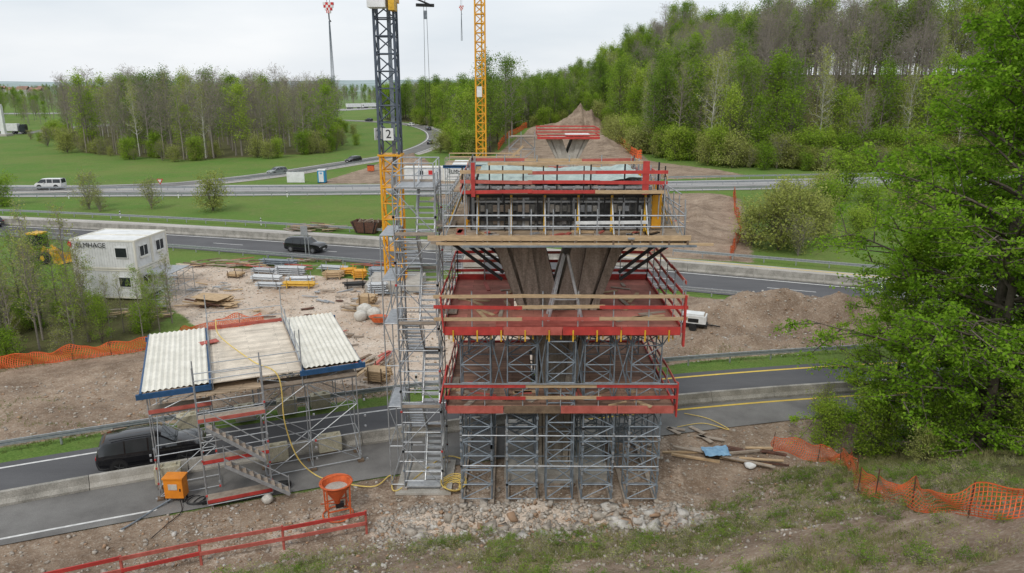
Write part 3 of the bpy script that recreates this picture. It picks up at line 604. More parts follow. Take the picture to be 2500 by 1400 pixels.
for i in range(90): mb.box((R.choice([-2.28,-.92,-.23,1.13,3.17,4.53,5.22,6.58]),29.92,R.uniform(.5,4.4)),(.1,.09,.12),R.choice([SB,'galv']))
for z in (1.6,3.1): mb.tube((-2.3,31.35,z),(6.6,31.35,z+R.uniform(-.1,.1)),.03,SB,4); mb.tube((-2.3,29.9,z+.3),(6.6,29.9,z+.25),.028,'galv',4)
mb.build('shoring_scaffold')
def hole_deck(mb,z,mat,x0,x1,y0,y1,hx0,hx1,hy0,hy1,t=.05):
    mb.box(((x0+x1)/2,(y0+hy0)/2,z),(x1-x0,hy0-y0,t),mat); mb.box(((x0+x1)/2,(y1+hy1)/2,z),(x1-x0,y1-hy1,t),mat)
    mb.box(((x0+hx0)/2,(hy0+hy1)/2,z),(hx0-x0,hy1-hy0,t),mat); mb.box(((x1+hx1)/2,(hy0+hy1)/2,z),(x1-hx1,hy1-hy0,t),mat)
def rail(mb,a,b_,zs,mats,seg=2.9,bh=.15,post=1.55,pmat='galv',ph=1.15,out=(0,-1),z0=0,pr=.03):
    a=Vector(a);b_=Vector(b_);L=(b_-a).length;n=max(1,round(L/seg)); o=Vector((*out,0))*.05
    for zi,z in enumerate(zs):
        for i in range(n):
            p=a.lerp(b_,i/n-.01);q=a.lerp(b_,(i+1)/n+.012); m_=mats[(zi*5+i*3+int(L))%len(mats)] if isinstance(mats,list) else mats
            k=o*(1 if i%2 else 1.7); j=R.uniform(-.03,.03); mb.beam(p+Vector((0,0,z+j))+k,q+Vector((0,0,z+R.uniform(-.03,.03)))+k,.035,bh,m_)
    n=max(1,round(L/post))
    for i in range(n+1):
        p=a.lerp(b_,i/n); mb.tube(p+Vector((0,0,z0-.3)),p+Vector((0,0,z0+ph)),pr,pmat)
def railset(mb,x0,x1,y0,y1,z,mats,**k):
    h=(z+.45,z+1.0); rail(mb,(x0,y0,0),(x1,y0,0),h,mats,out=(0,-1),z0=z,**k); rail(mb,(x0,y1,0),(x1,y1,0),h,mats,out=(0,1),z0=z,**k)
    rail(mb,(x0,y0,0),(x0,y1,0),h,mats,out=(-1,0),z0=z,**k); rail(mb,(x1,y0,0),(x1,y1,0),h,mats,out=(1,0),z0=z,**k)
X0,X1=-2.85,7.1
mb=MB(); hole_deck(mb,4.82,'plankbrown',X0,X1,29.8,38.1,.9,3.4,32.4,37)
for i in range(4): mb.box((X0+1.24+i*2.49,29.75,4.72),(2.46,.06,.34),['redfaded','wooddark','redfaded','redfaded'][i])
mb.box((X0-.03,33.95,4.8),(.05,8.3,.3),'red');mb.box((X1+.03,33.95,4.8),(.05,8.3,.3),'red');mb.box((CX,38.15,4.8),(X1-X0,.05,.3),'red')
railset(mb,X0,X1,29.8,38.1,4.85,['red','redfaded','wood','redfaded','red'])
mb.beam((X0-.1,29.7,5.95),(X1+.1,29.7,5.95),.05,.05,'galv')
mb.beam((X0-.3,29.8,5.0),(X0-.05,31.0,6.3),.05,.2,'red'); mb.beam((X1+.1,29.75,4.4),(X1+.1,29.75,6.0),.06,.2,'red')
for i in range(30): mb.box((R.uniform(X0+.3,X1-.3),R.uniform(30,32.2),4.87),(R.uniform(.2,1.4),R.uniform(.08,.25),.05),R.choice(['wood','woodgrey','wooddark','redfaded','galv']),R.uniform(0,3))
mb.build('work_platform')
X0,X1=-2.9,7.2
mb=MB(); hole_deck(mb,8.38,'plankred',X0,X1,29.8,38.1,.1,4.2,32.6,36.8)
for i in range(4): mb.box((X0+1.26+i*2.52,29.74,8.36),(2.49,.06,.36),['red','redfaded','red','red'][i])
mb.box((X0-.03,33.95,8.4),(.05,8.3,.3),'red');mb.box((X1+.03,33.95,8.4),(.05,8.3,.3),'red');mb.box((CX,38.15,8.5),(X1-X0,.05,.4),'red')
wr=['wood','redfaded','wood','red','wood','wood']
rail(mb,(X0-.3,29.8,0),(X1+.1,29.8,0),(8.9,9.42,9.9),wr,z0=8.4,ph=1.7,seg=3.2)
rail(mb,(X0,38.1,0),(X1,38.1,0),(8.9,9.4,9.9,10.5,11.1),['red','redfaded'],out=(0,1),z0=8.4,ph=2.8)
rail(mb,(X0,29.8,0),(X0,38.1,0),(8.9,9.4,9.9),['red','wood','red'],out=(-1,0),z0=8.4,ph=1.6); rail(mb,(X1,29.8,0),(X1,38.1,0),(8.9,9.4,9.9,10.5),['red','redfaded'],out=(1,0),z0=8.4,ph=2.2)
mb.beam((X1+.1,29.7,7.7),(X1+.1,29.7,9.95),.08,.22,'red'); mb.beam((X0,29.7,8.3),(X0-.1,29.7,9.9),.06,.15,'red')
for i in range(10): mb.box((X0+.4+i*1.02,29.69,8.15),(.06,.05,.5),'yellow')
for i in range(10):
    mb.box((R.uniform(-2,0),R.uniform(31,37),8.43),(R.uniform(.6,2),.18,.04),R.choice(['wood','redfaded','woodgrey']),R.uniform(0,3))
    mb.box((R.uniform(4.6,6.5),R.uniform(31,37),8.43),(R.uniform(.6,2),.18,.04),R.choice(['wood','redfaded','woodgrey']),R.uniform(0,3))
mb.box((1.9,30.8,8.425),(5.2,1.3,.02),'redfaded')
mb.build('work_platform')
mb=MB() # A ladder
for s in (-1,1):
    for y in (30.9,32.0):
        mb.beam((2.35+s*.75,y,8.42),(2.35+s*.08,31.45+(y-31.45)*.3,11.3),.07,.1,'alu')
    for i in range(1,9):
        t=i/9.5; mb.beam((2.35+s*(.75-.67*t),30.9+.38*t,8.42+2.88*t),(2.35+s*(.75-.67*t),32.0-.38*t,8.42+2.88*t),.05,.05,'alu')
mb.beam((1.85,30.95,9.4),(2.85,30.95,9.4),.04,.05,'alu')
mb.build('step_ladder')
# top working deck + formwork
mb=MB(); X0,X1=-3.0,7.25
hole_deck(mb,12.36,'plankwood',X0,X1,29.6,38.6,-1.2,5.4,31.9,37.3,.06)
mb.box((CX,34.6,12.3),(6.6,5.4,.1),'wooddark')
mb.box((CX-.2,29.55,12.42),(X1-X0+.5,.05,.22),'wood'); mb.beam((X0-.1,29.5,12.2),(X1+1.0,29.6,12.15),.12,.1,'wood'); mb.beam((X0+1,29.45,12.1),(X1+.3,29.5,12.1),.1,.08,'steelblue')
for i in range(14):
    x=X0+.3+i*.76; mb.beam((x,29.5,12.24),(x,38.7,12.24),.08,.18,'wooddark')
for y in (30.2,33.,37,38.2): mb.beam((X0-.4,y,12.1),(X1+.5,y,12.1),.1,.14,'woodgrey')
for s in (-1,1):
    for y in (31,33.8,36.8):
        for k in (0,.5): mb.beam((CX+s*(4.9-k*1.2),y,12.05),(CX+s*(2.55-k*.1),y,10.3+k*.6),.1,.13,'black')
        mb.beam((CX+s*5.0,y,12.08),(CX+s*2.6,y,12.0),.1,.12,'black')
FX0,FX1,FY0,FY1=-1.65,5.85,31.4,37.6
mb.box((CX,(FY0+FY1)/2,13.4),(FX1-FX0-.3,FY1-FY0-.3,1.7),'form')
def panelwall(a,b_,z0,z1,nx_,out):
    a=Vector((*a,0));b_=Vector((*b_,0));o=Vector((*out,0)); ax=abs(out[1])
    for i in range(nx_+1):
        p=a.lerp(b_,i/nx_); mb.beam(p+o*.06+Vector((0,0,z0)),p+o*.06+Vector((0,0,z1)),.09,.12,'form' if i%2 else 'galv')
        if i<nx_:
            q=a.lerp(b_,(i+.5)/nx_); mb.beam(q+o*.03+Vector((0,0,z0)),q+o*.03+Vector((0,0,z1)),.04,.07,'form')
            for z in (z0+.32,z0+.9,z0+1.45,z1-.12):
                for e in (-.12,.12):
                    if R.random()<.75: mb.box(tuple(q+o*.04+Vector((e*ax,e*(1-ax),z))),(.18 if ax else .05,.05 if ax else .18,R.uniform(.2,.36)),R.choice(['formplate','formplate','galv','woodgrey','concrete']))
    for z in (z0+.05,z0+.6,z0+1.2,z1-.05): mb.beam(a+o*.08+Vector((0,0,z)),b_+o*.08+Vector((0,0,z)),.08,.08,'galv')
    for z in (z0+.45,z0+1.45): mb.beam(a+o*.22+Vector((0,0,z)),b_+o*.22+Vector((0,0,z)),.1,.11,'black')
panelwall((FX0,FY0),(FX1,FY0),12.45,14.3,14,(0,-1)); panelwall((FX0,FY1),(FX1,FY1),12.45,14.3,14,(0,1)); panelwall((FX0,FY0),(FX0,FY1),12.45,14.3,10,(-1,0)); panelwall((FX1,FY0),(FX1,FY1),12.45,14.3,10,(1,0))
for i in range(6):
    x=FX0+.2+i*1.42; mb.beam((x,FY0-.35,12.4),(x,FY0-.35,14.1),.09,.09,'yellow'); mb.beam((x,FY0-.35,12.6),(x,30.0,12.45),.06,.06,'yellow'); mb.beam((x+.5,FY0-.3,14.1),(x+.5,FY0-.35,15.35),.06,.08,'black'); mb.tube((x,30.0,12.42),(x,FY0-.35,13.9),.035,'galv')
    mb.beam((x-.3,FY0-.3,12.45),(x-.3,FY0-.3,14.2),.06,.08,'black')
for y in (32,33.3,34.6,35.9,37.2):
    for s,xx in ((-1,FX0-.35),(1,FX1+.35)):
        mb.beam((xx,y,12.4),(xx,y,14.3),.12,.14,'craneyel'); mb.beam((xx+s*.9,y,12.42),(xx,y,14.1),.07,.09,'yellow')
mb.box((FX1+.35,31.35,13.3),(.4,.06,1.6),'craneyel'); 
for (cx_,cy_,sx_,sy_) in ((CX,30.95,8.1,.9),(CX,38.0,8.1,.9),(FX0-.45,34.5,.8,6.2),(FX1+.45,34.5,.8,6.2)): mb.box((cx_,cy_,14.08),(sx_,sy_,.06),'plankwood')
rail(mb,(-2.05,30.45,0),(6.3,30.45,0),(14.2,14.6,15.0),['red','redfaded','wood','red'],z0=14.05,ph=1.2,seg=2.7,bh=.14,pmat='black')
rail(mb,(-2.05,38.45,0),(6.3,38.45,0),(14.3,14.7),['wood','redfaded'],out=(0,1),z0=14.05,ph=.9)
rail(mb,(-2.05,30.45,0),(-2.05,38.45,0),(14.3,14.75),['redfaded','wood'],out=(-1,0),z0=14.05,ph=.9); rail(mb,(6.3,30.45,0),(6.3,38.45,0),(14.3,14.75),['red','wood'],out=(1,0),z0=14.05,ph=.9)
mb.beam((-1.0,30.6,15.32),(5.4,30.6,15.38),.1,.11,'wood'); mb.beam((5.5,30.4,14.1),(5.5,30.4,15.45),.26,.08,'red'); mb.beam((-1.6,30.3,14.0),(-1.6,30.3,15.4),.16,.06,'red'); mb.beam((-.6,31,15.3),(1.6,33.5,14.9),.1,.1,'wood')
for z in (12.9,13.35): 
    for p,q in (((X0+.2,29.6),(X1-.2,29.6)),((X1-.2,29.6),(X1-.2,38.5)),((X0+.2,29.6),(X0+.2,38.5)),((X0,38.6),(X1,38.6))): mb.tube((*p,z),(*q,z+R.uniform(-.04,.04)),.03,'galv')
for i in range(12):
    x=X0+.2+i*(X1-X0-.4)/11; mb.tube((x,29.6,12),(x,29.6,13.6),.028,'galv'); mb.tube((x,38.5,12),(x,38.5,13.6),.028,'galv')
for y in np.arange(29.6,38.6,1.1):
    for s,xx in ((1,X1-.2),(-1,X0+.2)): mb.tube((xx,y,12.2),(xx-s*.05,y,14.0),.028,'galv'); mb.tube((xx,y,12.3),(xx-s*.9,y,14.6),.026,'galv'); mb.tube((xx-s*.9,y,13),(xx-s*.9,y,14.9),.026,'galv')
for z in (13.7,14.2): mb.tube((X1-.4,29.7,z),(X1-.6,38.4,z),.026,'galv'); mb.tube((X0+.4,29.7,z),(X0+.6,38.4,z),.026,'galv')
mb.beam((2.6,30.1,12.95),(5.6,30.15,12.97),.12,.12,'white')
for i in range(26): mb.box((R.uniform(X0+.3,X1-.3),R.uniform(29.9,31),12.42),(R.uniform(.2,1.1),R.uniform(.08,.3),.06),R.choice(['wood','woodgrey','black','redfaded','galv']),R.uniform(0,3))
mb.build('pier_formwork')
def cloth(name,x0,x1,y0,y1,zf,mat,n=24,seed=1):
    xs_=np.linspace(x0,x1,n);ys_=np.linspace(y0,y1,n);XX,YY=np.meshgrid(xs_,ys_);ZZ=zf(XX,YY);i=np.arange(n*n).reshape(n,n);F_=np.stack([i[:-1,:-1],i[:-1,1:],i[1:,1:],i[1:,:-1]],-1).reshape(-1,4)
    return obj(name,npmesh(name,np.stack([XX,YY,ZZ],-1).reshape(-1,3),F_,[mat],smooth=True))
cloth('tarpaulin',FX0+.2,FX1-.1,FY0+.3,FY1-.2,lambda x,y:14.15+.55*fbm(x*1.3,y*1.3,4,3)+.15*np.abs(x-2.1)/3,'tarp',40)
# ------------------------------------------------------------------ protective shelter over the road
CA,SA=math.cos(math.radians(23)),math.sin(math.radians(23)); OX,OY=-16.2,30.2
TS=lambda u,v,z:(OX+u*CA-v*SA,OY+u*SA+v*CA,z)
mb=MB(); zt=5.35
scaf(mb,[0,2.6],[0,1.1],[.15,2.2,4.2,5.2],TS,'galv'); scaf(mb,[4.7,6.9,9.25],[0,1.1],[.15,1.6,3.2,4.6,5.2],TS,'galv'); scaf(mb,[0,2.4,4.7,6.9,9.25],[6.8,7.8],[.15,2.2,4.2,5.2],TS,'galv')
scaf(mb,[2.0,4.8],[-1.75,-.85],[.2,2.2,4.2,6.2],TS,'galv',False,.03,.6); 
for z in (.25,2.2,4.2): 
    mb.box((3.4,-1.3,z),(2.8,.8,.06),'woodgrey',T=TS)
    mb.box((3.4,-1.77,z+.12),(2.8,.035,.16),'redfaded' if z>4 else 'red',T=TS)
for k,z in enumerate((.3,2.2)):
    a,b_=(4.9+.6,2.9) if k==0 else (4.6,2.3)
    for v in (-1.82,-2.4): mb.beam(TS(a,v,z),TS(b_,v,z+2),.04,.14,'galv')
    for s in range(9): t=(s+.5)/9; mb.box((a+(b_-a)*t,-2.1,z+2*t),(.24,.55,.04),'woodgrey',T=TS)
    mb.tube(TS(a,-2.4,z+.9),TS(b_,-2.4,z+2.9),.025,'galv'); mb.tube(TS(a,-2.4,z),TS(a,-2.4,z+1),.025,'galv'); mb.tube(TS(b_,-2.4,z+2),TS(b_,-2.4,z+3),.025,'galv')
for z in (2.9,3.3,4.7,5.2): mb.tube(TS(2,-1.75,z),TS(4.8,-1.75,z),.025,'galv'); 
mb.box((1.2,.5,4.25),(2.7,1.0,.06),'woodgrey',T=TS); mb.box((7,.5,4.65),(4.6,1.0,.06),'woodgrey',T=TS); mb.box((1.3,-.08,4.4),(2.6,.035,.18),'redfaded',T=TS); mb.box((7,-.08,4.8),(4.6,.035,.18),'woodgrey',T=TS)
mb.box((3.4,.2,5.0),(2.8,1.6,.06),'plankwood',T=TS)
def corr(u0,u1,v0,v1,z,mat):
    n=int((u1-u0)/.06); vs=[];
    for i in range(n+1):
        u=u0+(u1-u0)*i/n; dz=.035*math.cos(i*math.pi/2) 
        vs+= [TS(u,v0,z+dz),TS(u,v1,z+dz+.1)]
    mb.add(vs,[(2*i,2*i+2,2*i+3,2*i+1) for i in range(n)],mat)
corr(-.15,2.6,-.15,8.0,zt+.08,'cream'); corr(6.8,9.5,-.1,8.0,zt+.12,'cream')
mb.box((4.7,3.9,zt+.02),(4.1,8.0,.05),'planklight',T=TS)
for u in (-.2,2.65,6.75,9.5): mb.beam(TS(u,-.25,zt-.05),TS(u,8.1,zt+.02),.1,.22,'bluebeam')
for v in (-.2,8.05): mb.beam(TS(-.4,v,zt-.12),TS(2.7,v,zt-.12),.12,.24,'bluebeam'); mb.beam(TS(6.6,v,zt-.1),TS(9.7,v,zt-.1),.12,.24,'bluebeam')
for v in np.arange(.6,8,1.2): mb.beam(TS(-.1,v,zt-.17),TS(9.4,v,zt-.17),.1,.12,'wooddark')
mb.box((2.75,5.5,zt+.16),(.9,.5,.04),'redfaded',.3,T=TS)
for u,vs_ in ((2.75,(-.1,1.9,4,6,8)),(6.7,(-.1,1.9,4,6,8))):
    for v in vs_: mb.tube(TS(u,v,4.6),TS(u,v,7.4 if v in(-.1,8) else 6.7),.03,'galv')
    for z in (5.85,6.35): mb.tube(TS(u,-.1,z),TS(u,8,z),.026,'galv')
    mb.box((u,3.9,5.5),(.03,7.8,.16),'woodgrey',T=TS)
    mb.tube(TS(u,-.1,5.4),TS(u,4,6.4),.022,'galv',4)
for z in (5.85,6.35): mb.tube(TS(2.75,8,z),TS(6.7,8,z),.026,'galv'); mb.tube(TS(2.75,-.1,z),TS(6.7,-.1,z),.026,'galv')
mb.box((4.7,8.0,5.5),(4,.035,.18),'redfaded',T=TS)
for u in (0,4.7,6.9,9.25):
    for v in (0,1.1): mb.box((u,v,.06),(.3,.3,.1),'wooddark',T=TS)
for i in range(50): mb.box((R.choice([0,2,2.6,4.8,6.9,9.25]),R.choice([-1.78,-.03]),R.uniform(.4,5)),(.08,.08,.08),R.choice(['red','galv','galv']),T=TS)
mb.tube(TS(0,0,.2),TS(0,7.8,5),.022,'galv');mb.tube(TS(9.25,0,.2),TS(9.25,7.8,5),.022,'galv')
mb.build('protective_scaffold')
def bez(P,n=10): return [tuple(p) for p in catmull(P,n)]
mb=MB()
mb.path(bez([TS(3.2,8,5.9),TS(3.3,6,5.6),TS(4.6,1.5,5.6),TS(5.6,-.2,5.3),TS(5.7,-.4,3),TS(6.1,-.5,1.2),TS(6.8,-.6,.15),TS(7.6,-1.6,.08),(-6.6,31.2,.08),(-5.9,32.2,.1),(-5.4,30.8,.1),(-3.6,33.9,.1),(-2.6,33.9,.1)]),.03,'hose')
for k in range(6):
    r=.4+.07*k; mb.path([(-2.8+R.uniform(-.05,.05)+r*math.cos(a)*.8,31.2+r*math.sin(a),.08+.05*k+.05*math.sin(a*2)) for a in np.linspace(0,6.3,22)],.026,'hose')
mb.path(bez([(9.2,37.5,.08),(10.8,38,.06),(12,37.2,.06),(11.2,38.6,.06),(10,39.3,.06)]),.022,'hose')
mb.build('hose')
# ------------------------------------------------------------------ cranes
def mast(mb,cx,cy,w,z0,z1,mat,step,ch=.16,dg=.05):
    h=w/2; C=[(cx-h,cy-h),(cx+h,cy-h),(cx+h,cy+h),(cx-h,cy+h)]
    for c_ in C: mb.beam((*c_,z0),(*c_,z1),ch,ch,mat)
    z=z0;k=0
    while z<z1-.01:
        e=min(z+step,z1)
        for i in range(4):
            a,b_=C[i],C[(i+1)%4]
            if k%2: a,b_=b_,a
            mb.tube((*a,z),(*b_,e),dg,mat,5); mb.tube((*a,e),(*b_,e),dg,mat,5)
        z=e;k+=1
def text(s,loc,rot,size,mat,parent,name='lettering'):
    c_=bpy.data.curves.new(name,'FONT'); c_.body=s;c_.size=size;c_.align_x='CENTER';c_.align_y='CENTER';c_.extrude=.006; c_.materials.append(MATS[mat])
    o=bpy.data.objects.new(name,c_);COL.objects.link(o);o.location=loc;o.rotation_euler=rot;o.parent=parent;return o
def hook(name,x,y,zt_,zb,zc,redm='redsign',lines=4):
    mb=MB()
    for dx in (-.12,.12): mb.tube((x+dx,y,zt_),(x+dx,y,zc),.018,'black',4)
    for i in range(4): 
        w=[.9,.8,.6,.35][i]; 
        for j in range(4): mb.box((x-w/2+w*(j+.5)/4,y,zt_-.12-.22*i),(w/4,.3,.22),redm if (i+j)%2 else 'white')
    mb.tube((x,y,zt_-.9),(x,y,zt_-1.4),.06,'black'); mb.tube((x,y,zt_-1.4),(x+.15,y,zt_-1.6),.05,'black')
    for i in range(lines): a=i*math.pi/2; mb.tube((x+.04*math.cos(a),y,zt_-1.5),(x+.16*math.cos(a+.5),y+.1*math.sin(a),zb),.025,'steelblue',4)
    return mb.build(name)
mb=MB(); cx,cy=-10.9,67.2
mb.box((cx,cy,.4),(5,5,.9),'concrete'); mast(mb,cx,cy,1.7,.8,12.3,'craneyel',1.45,.17,.06); mast(mb,cx,cy,1.7,12.3,25.2,'craneblue',1.45,.2,.06)
for z in np.arange(.8,12.2,2.9): mb.box((cx,cy,z),(1.9,1.9,.12),'craneyel')
mb.box((cx,cy,12.35),(2.1,2.1,.16),'craneyel'); mb.beam((cx+.3,cy,1),(cx+.3,cy,25),.35,.05,'steelblue')
mb.box((cx,cy-1.0,14.2),(.9,.05,1.05),'white'); mb.box((cx-1.0,cy-.3,14.2),(.9,.05,1.05),'white',.9); 
mb.box((cx,cy,25.6),(2.2,2.2,.8),'craneyel'); mb.box((cx-.3,cy-1.8,25.6),(1.5,1.6,2.0),'white'); mb.box((cx-.3,cy-2.62,25.9),(1.2,.04,1.0),'glass'); mb.box((cx+.9,cy-1.5,25.0),(.5,1.5,1.2),'yellow')
mast(mb,cx,cy,1.5,26,33,'craneyel',1.5)
for s in (-1,1):
    mb.beam((cx,cy+s*.6,28.2),(cx-34,cy+5+s*.6,28.2),.14,.14,'craneyel'); mb.beam((cx,cy+s*.6,28.2),(cx+11,cy-1.6+s*.6,28.2),.14,.14,'craneyel')
mb.beam((cx,cy,29.4),(cx-34,cy+5,29.2),.14,.14,'craneyel')
for i in range(22):
    x=cx-i*1.55;y=cy+i*.228
    for s in (-1,1): mb.tube((x,y+s*.6,28.2),(x-.77,y+.1,29.4),.04,'craneyel',4); mb.tube((x-.77,y+.1,29.4),(x-1.55,y+.228+s*.6,28.2),.04,'craneyel',4)
mb.box((cx+10,cy-1.5,27.3),(2,1.4,2.4),'concrete'); mb.tube((cx,cy,33),(cx-20,cy+3,29.4),.04,'black');mb.tube((cx,cy,33),(cx+10,cy-1.5,28.4),.04,'black')
cr=mb.build('tower_crane'); text('2',(cx+.02,cy-1.04,14.2),(math.pi/2,0,0),1.05,'black',cr,'number'); 
text('2',(cx-1.0+.03,cy-.3-.03,14.2),(math.pi/2,0,.9),1.05,'black',cr,'number')
hook('crane_hook',-15.9,68.0,25.3,18.7,28.2)
mb=MB(); x,y=-7.7,69.5
mb.box((x,y,25.2),(1.6,.3,.25),'black',.3); mb.tube((x-1.2,y,25.9),(x+.8,y,25.1),.08,'black'); mb.tube((x,y,25.3),(x,y,28),.03,'black')
for d in (-.12,.12): mb.tube((x+d,y,25.1),(x+d*2,y,14.5),.018,'black',4)
mb.box((x,y,24.4),(.3,.3,.7),'steelblue'); mb.build('crane_hook')
mb=MB(); cx,cy=-6.2,150.6
mb.box((cx,cy,.4),(6,6,1),'concrete'); mast(mb,cx,cy,1.9,.8,47,'craneyel',1.7,.24,.09); mb.beam((cx+.3,cy,1),(cx+.3,cy,46),.3,.06,'yellow'); mb.box((cx-.2,cy-1.1,17),(1,.1,2),'white')
mb.beam((cx,cy,48),(cx-30,cy+6,48),.9,1.0,'craneyel'); mb.beam((cx,cy,48),(cx+12,cy-2,48),.9,.6,'craneyel'); mb.box((cx+11,cy-2,46.8),(3,2,3),'concrete'); mb.build('tower_crane')
hook('crane_hook',-9.7,150,32.9,26.5,48)
# ------------------------------------------------------------------ vehicles
def car(name,loc,hd,L,W,H,paint,kind='suv',rimm='rim'):
    if kind=='van': St=[(-.5,.45,.9,1.0,.9,.84),(-.49,.3,1.02,1.5,.97,.86),(-.475,.28,1.04,1.68,.99,.84),(-.44,.27,1.04,1.70,1,.84),(-.2,.25,1.04,1.70,1,.84),(-.18,.25,1.04,1.70,1,.84),(.02,.25,1.04,1.70,1,.84),(.04,.25,1.04,1.70,1,.84),(.2,.25,1.03,1.68,1,.82),(.24,.25,1.03,1.6,1,.8),(.37,.25,1.04,1.12,.98,.8),(.44,.25,.95,1.02,.96,.76),(.485,.27,.8,.86,.9,.7),(.5,.4,.62,.68,.82,.6)]
    elif kind=='hatch': St=[(-.5,.45,.85,.95,.86,.78),(-.485,.3,.98,1.12,.94,.76),(-.46,.28,1.0,1.4,.97,.72),(-.42,.27,1.02,1.58,.99,.71),(-.25,.25,1.02,1.68,1,.73),(-.235,.25,1.02,1.685,1,.73),(-.04,.25,1.0,1.70,1,.74),(-.02,.25,1.0,1.70,1,.74),(.07,.25,1.0,1.64,1,.73),(.10,.25,1.0,1.58,1,.73),(.25,.25,1.02,1.08,.98,.8),(.40,.25,.94,.99,.96,.74),(.47,.27,.82,.86,.9,.7),(.5,.4,.62,.68,.8,.6)]
    else: St=[(-.5,.45,.85,.95,.86,.80),(-.485,.30,1.0,1.15,.95,.80),(-.465,.28,1.03,1.42,.98,.76),(-.41,.27,1.05,1.63,1,.74),(-.24,.25,1.04,1.69,1,.75),(-.225,.25,1.04,1.692,1,.75),(-.03,.25,1.02,1.70,1,.76),(-.015,.25,1.02,1.70,1,.76),(.07,.25,1.02,1.66,1,.75),(.10,.25,1.02,1.6,1,.75),(.24,.25,1.05,1.11,.99,.8),(.40,.25,1.0,1.05,.97,.76),(.47,.27,.88,.92,.92,.7),(.5,.40,.65,.70,.82,.6)]
    k=H/1.7; mb=MB(); hw=W/2; rings=[]
    for (x,zl_,zb,zt_,wb,wt) in St:
        x*=L; zl_,zb,zt_=zl_*k,zb*k,zt_*k; mid=(zl_+zb)/2; rise=zt_-zb
        half=[(0,zl_),(hw*wb*.88,zl_),(hw*wb*.985,zl_+.12*k),(hw*wb,mid+.05),(hw*wb*.975,zb),(hw*(wt+(.02 if rise>.3 else 0)),zt_-min(.07,rise*.4)),(hw*wt*.86,zt_-.005),(0,zt_+.02)]
        rings.append([(x,y,z) for y,z in half]+[(x,-y,z) for y,z in half[-2:0:-1]])
    n=len(rings[0]); vs=[p for r_ in rings for p in r_]; body=[];gl=[]
    for i in range(len(St)-1):
        ri=St[i][3]-St[i][2];rj=St[i+1][3]-St[i+1][2]; pil=abs(St[i+1][0]-St[i][0])<.025 and ri>.4 and rj>.4
        steep=(ri>.3)!=(rj>.3) or (abs(St[i][3]-St[i+1][3])>.12 and max(ri,rj)>.3)
        for j in range(n):
            f=(i*n+j,i*n+(j+1)%n,(i+1)*n+(j+1)%n,(i+1)*n+j); side=j in(4,n-5)
            if (side and max(ri,rj)>.5 and not pil and min(ri,rj)>.05) or (j in(6,n-7) and steep) : gl.append(f)
            else: body.append(f)
    body.append(tuple(range(n))[::-1]); body.append(tuple(range((len(St)-1)*n,len(St)*n)))
    mb.add(vs,body,paint); mb.add(vs,gl,'glass')
    rw=.36*k if kind!='hatch' else .33*k
    for xw in (-.30*L,.31*L):
        for s in (-1,1):
            y=s*hw
            mb.tube((xw,y-s*.3,rw+.02),(xw,y+s*.006,rw+.02),rw*1.17,'black',20,cap=True); mb.tube((xw,y-s*.2,rw),(xw,y+s*.02,rw),rw,'rubber',20,cap=True); mb.tube((xw,y-s*.1,rw),(xw,y+s*.026,rw),rw*.68,rimm,14,cap=True)
            for a in range(5): t=a*1.2566; mb.beam((xw,y+s*.03,rw),(xw+rw*.62*math.cos(t),y+s*.03,rw+rw*.62*math.sin(t)),.05,.02,'carsilver' if rimm=='rim' else 'rim')
    for s in (-1,1):
        mb.box((.478*L,s*hw*.66,.74*k),(.09,.34,.12),'lampwhite'); mb.box((-.492*L,s*hw*.72,.92*k),(.06,.34,.13),'lampred'); mb.box((.12*L,s*(hw+.06),1.06*k),(.16,.16,.12),paint)
        mb.box((.0,s*(hw-.005),.33*k),(L*.42,.05,.09),'black'); mb.box((-.05*L,s*(hw*.995),.93*k),(.2,.03,.03),paint); mb.box((-.2*L,s*(hw*.997),.93*k),(.2,.03,.03),paint)
        if kind=='suv': mb.beam((-.36*L,s*hw*.68,1.73*k),(.05*L,s*hw*.68,1.76*k),.04,.03,'black')
    mb.box((.498*L,0,.55*k),(.05,.9,.16),'black'); mb.box((.50*L,0,.45*k),(.04,.5,.11),'white'); mb.box((-.50*L,0,.7*k),(.03,.5,.11),'white'); mb.box((0,0,.3),(L*.9,W*.8,.15),'black')
    o=mb.build(name,smooth=math.radians(38)); o.location=(loc[0],loc[1],.012); o.rotation_euler=(0,0,hd); return o
rad=math.radians
sl=lambda f,x:math.atan((f(x+1)-f(x-1))/2)
car('black_suv',(-18.2,33.9),sl(r1far,-18),4.95,1.98,1.72,'carblack','suv','rimdark')
car('black_suv',(-23.6,82.6),sl(r2near,-23)+0,4.7,1.9,1.65,'carblack','suv')
car('white_van',(-84,134.3),math.pi+.02,4.9,1.95,1.95,'carwhite','van')
car('grey_hatchback',(-49.9,157.5),math.pi+.98,4.3,1.8,1.5,'cargrey','hatch')
car('black_estate_car',(-38.8,182),math.pi+1.1,4.7,1.85,1.5,'carblack','hatch')
car('dark_car',(-26,238),1.6,4.5,1.8,1.5,'cardark','hatch'); car('dark_car',(-34.5,311),1.85,4.4,1.8,1.5,'cardark','hatch'); car('white_car',(-46,343),2.2,4.4,1.8,1.5,'carwhite','hatch'); car('dark_car',(-73,385),2.5,4.6,1.8,1.6,'cardark','suv')
car('dark_car',(-70.5,97.5),sl(r2near,-70)+math.pi,4.5,1.8,1.5,'cardark','hatch'); car('grey_car',(34.0,63.2),sl(r2near,34),4.5,1.8,1.5,'carsilver','hatch')
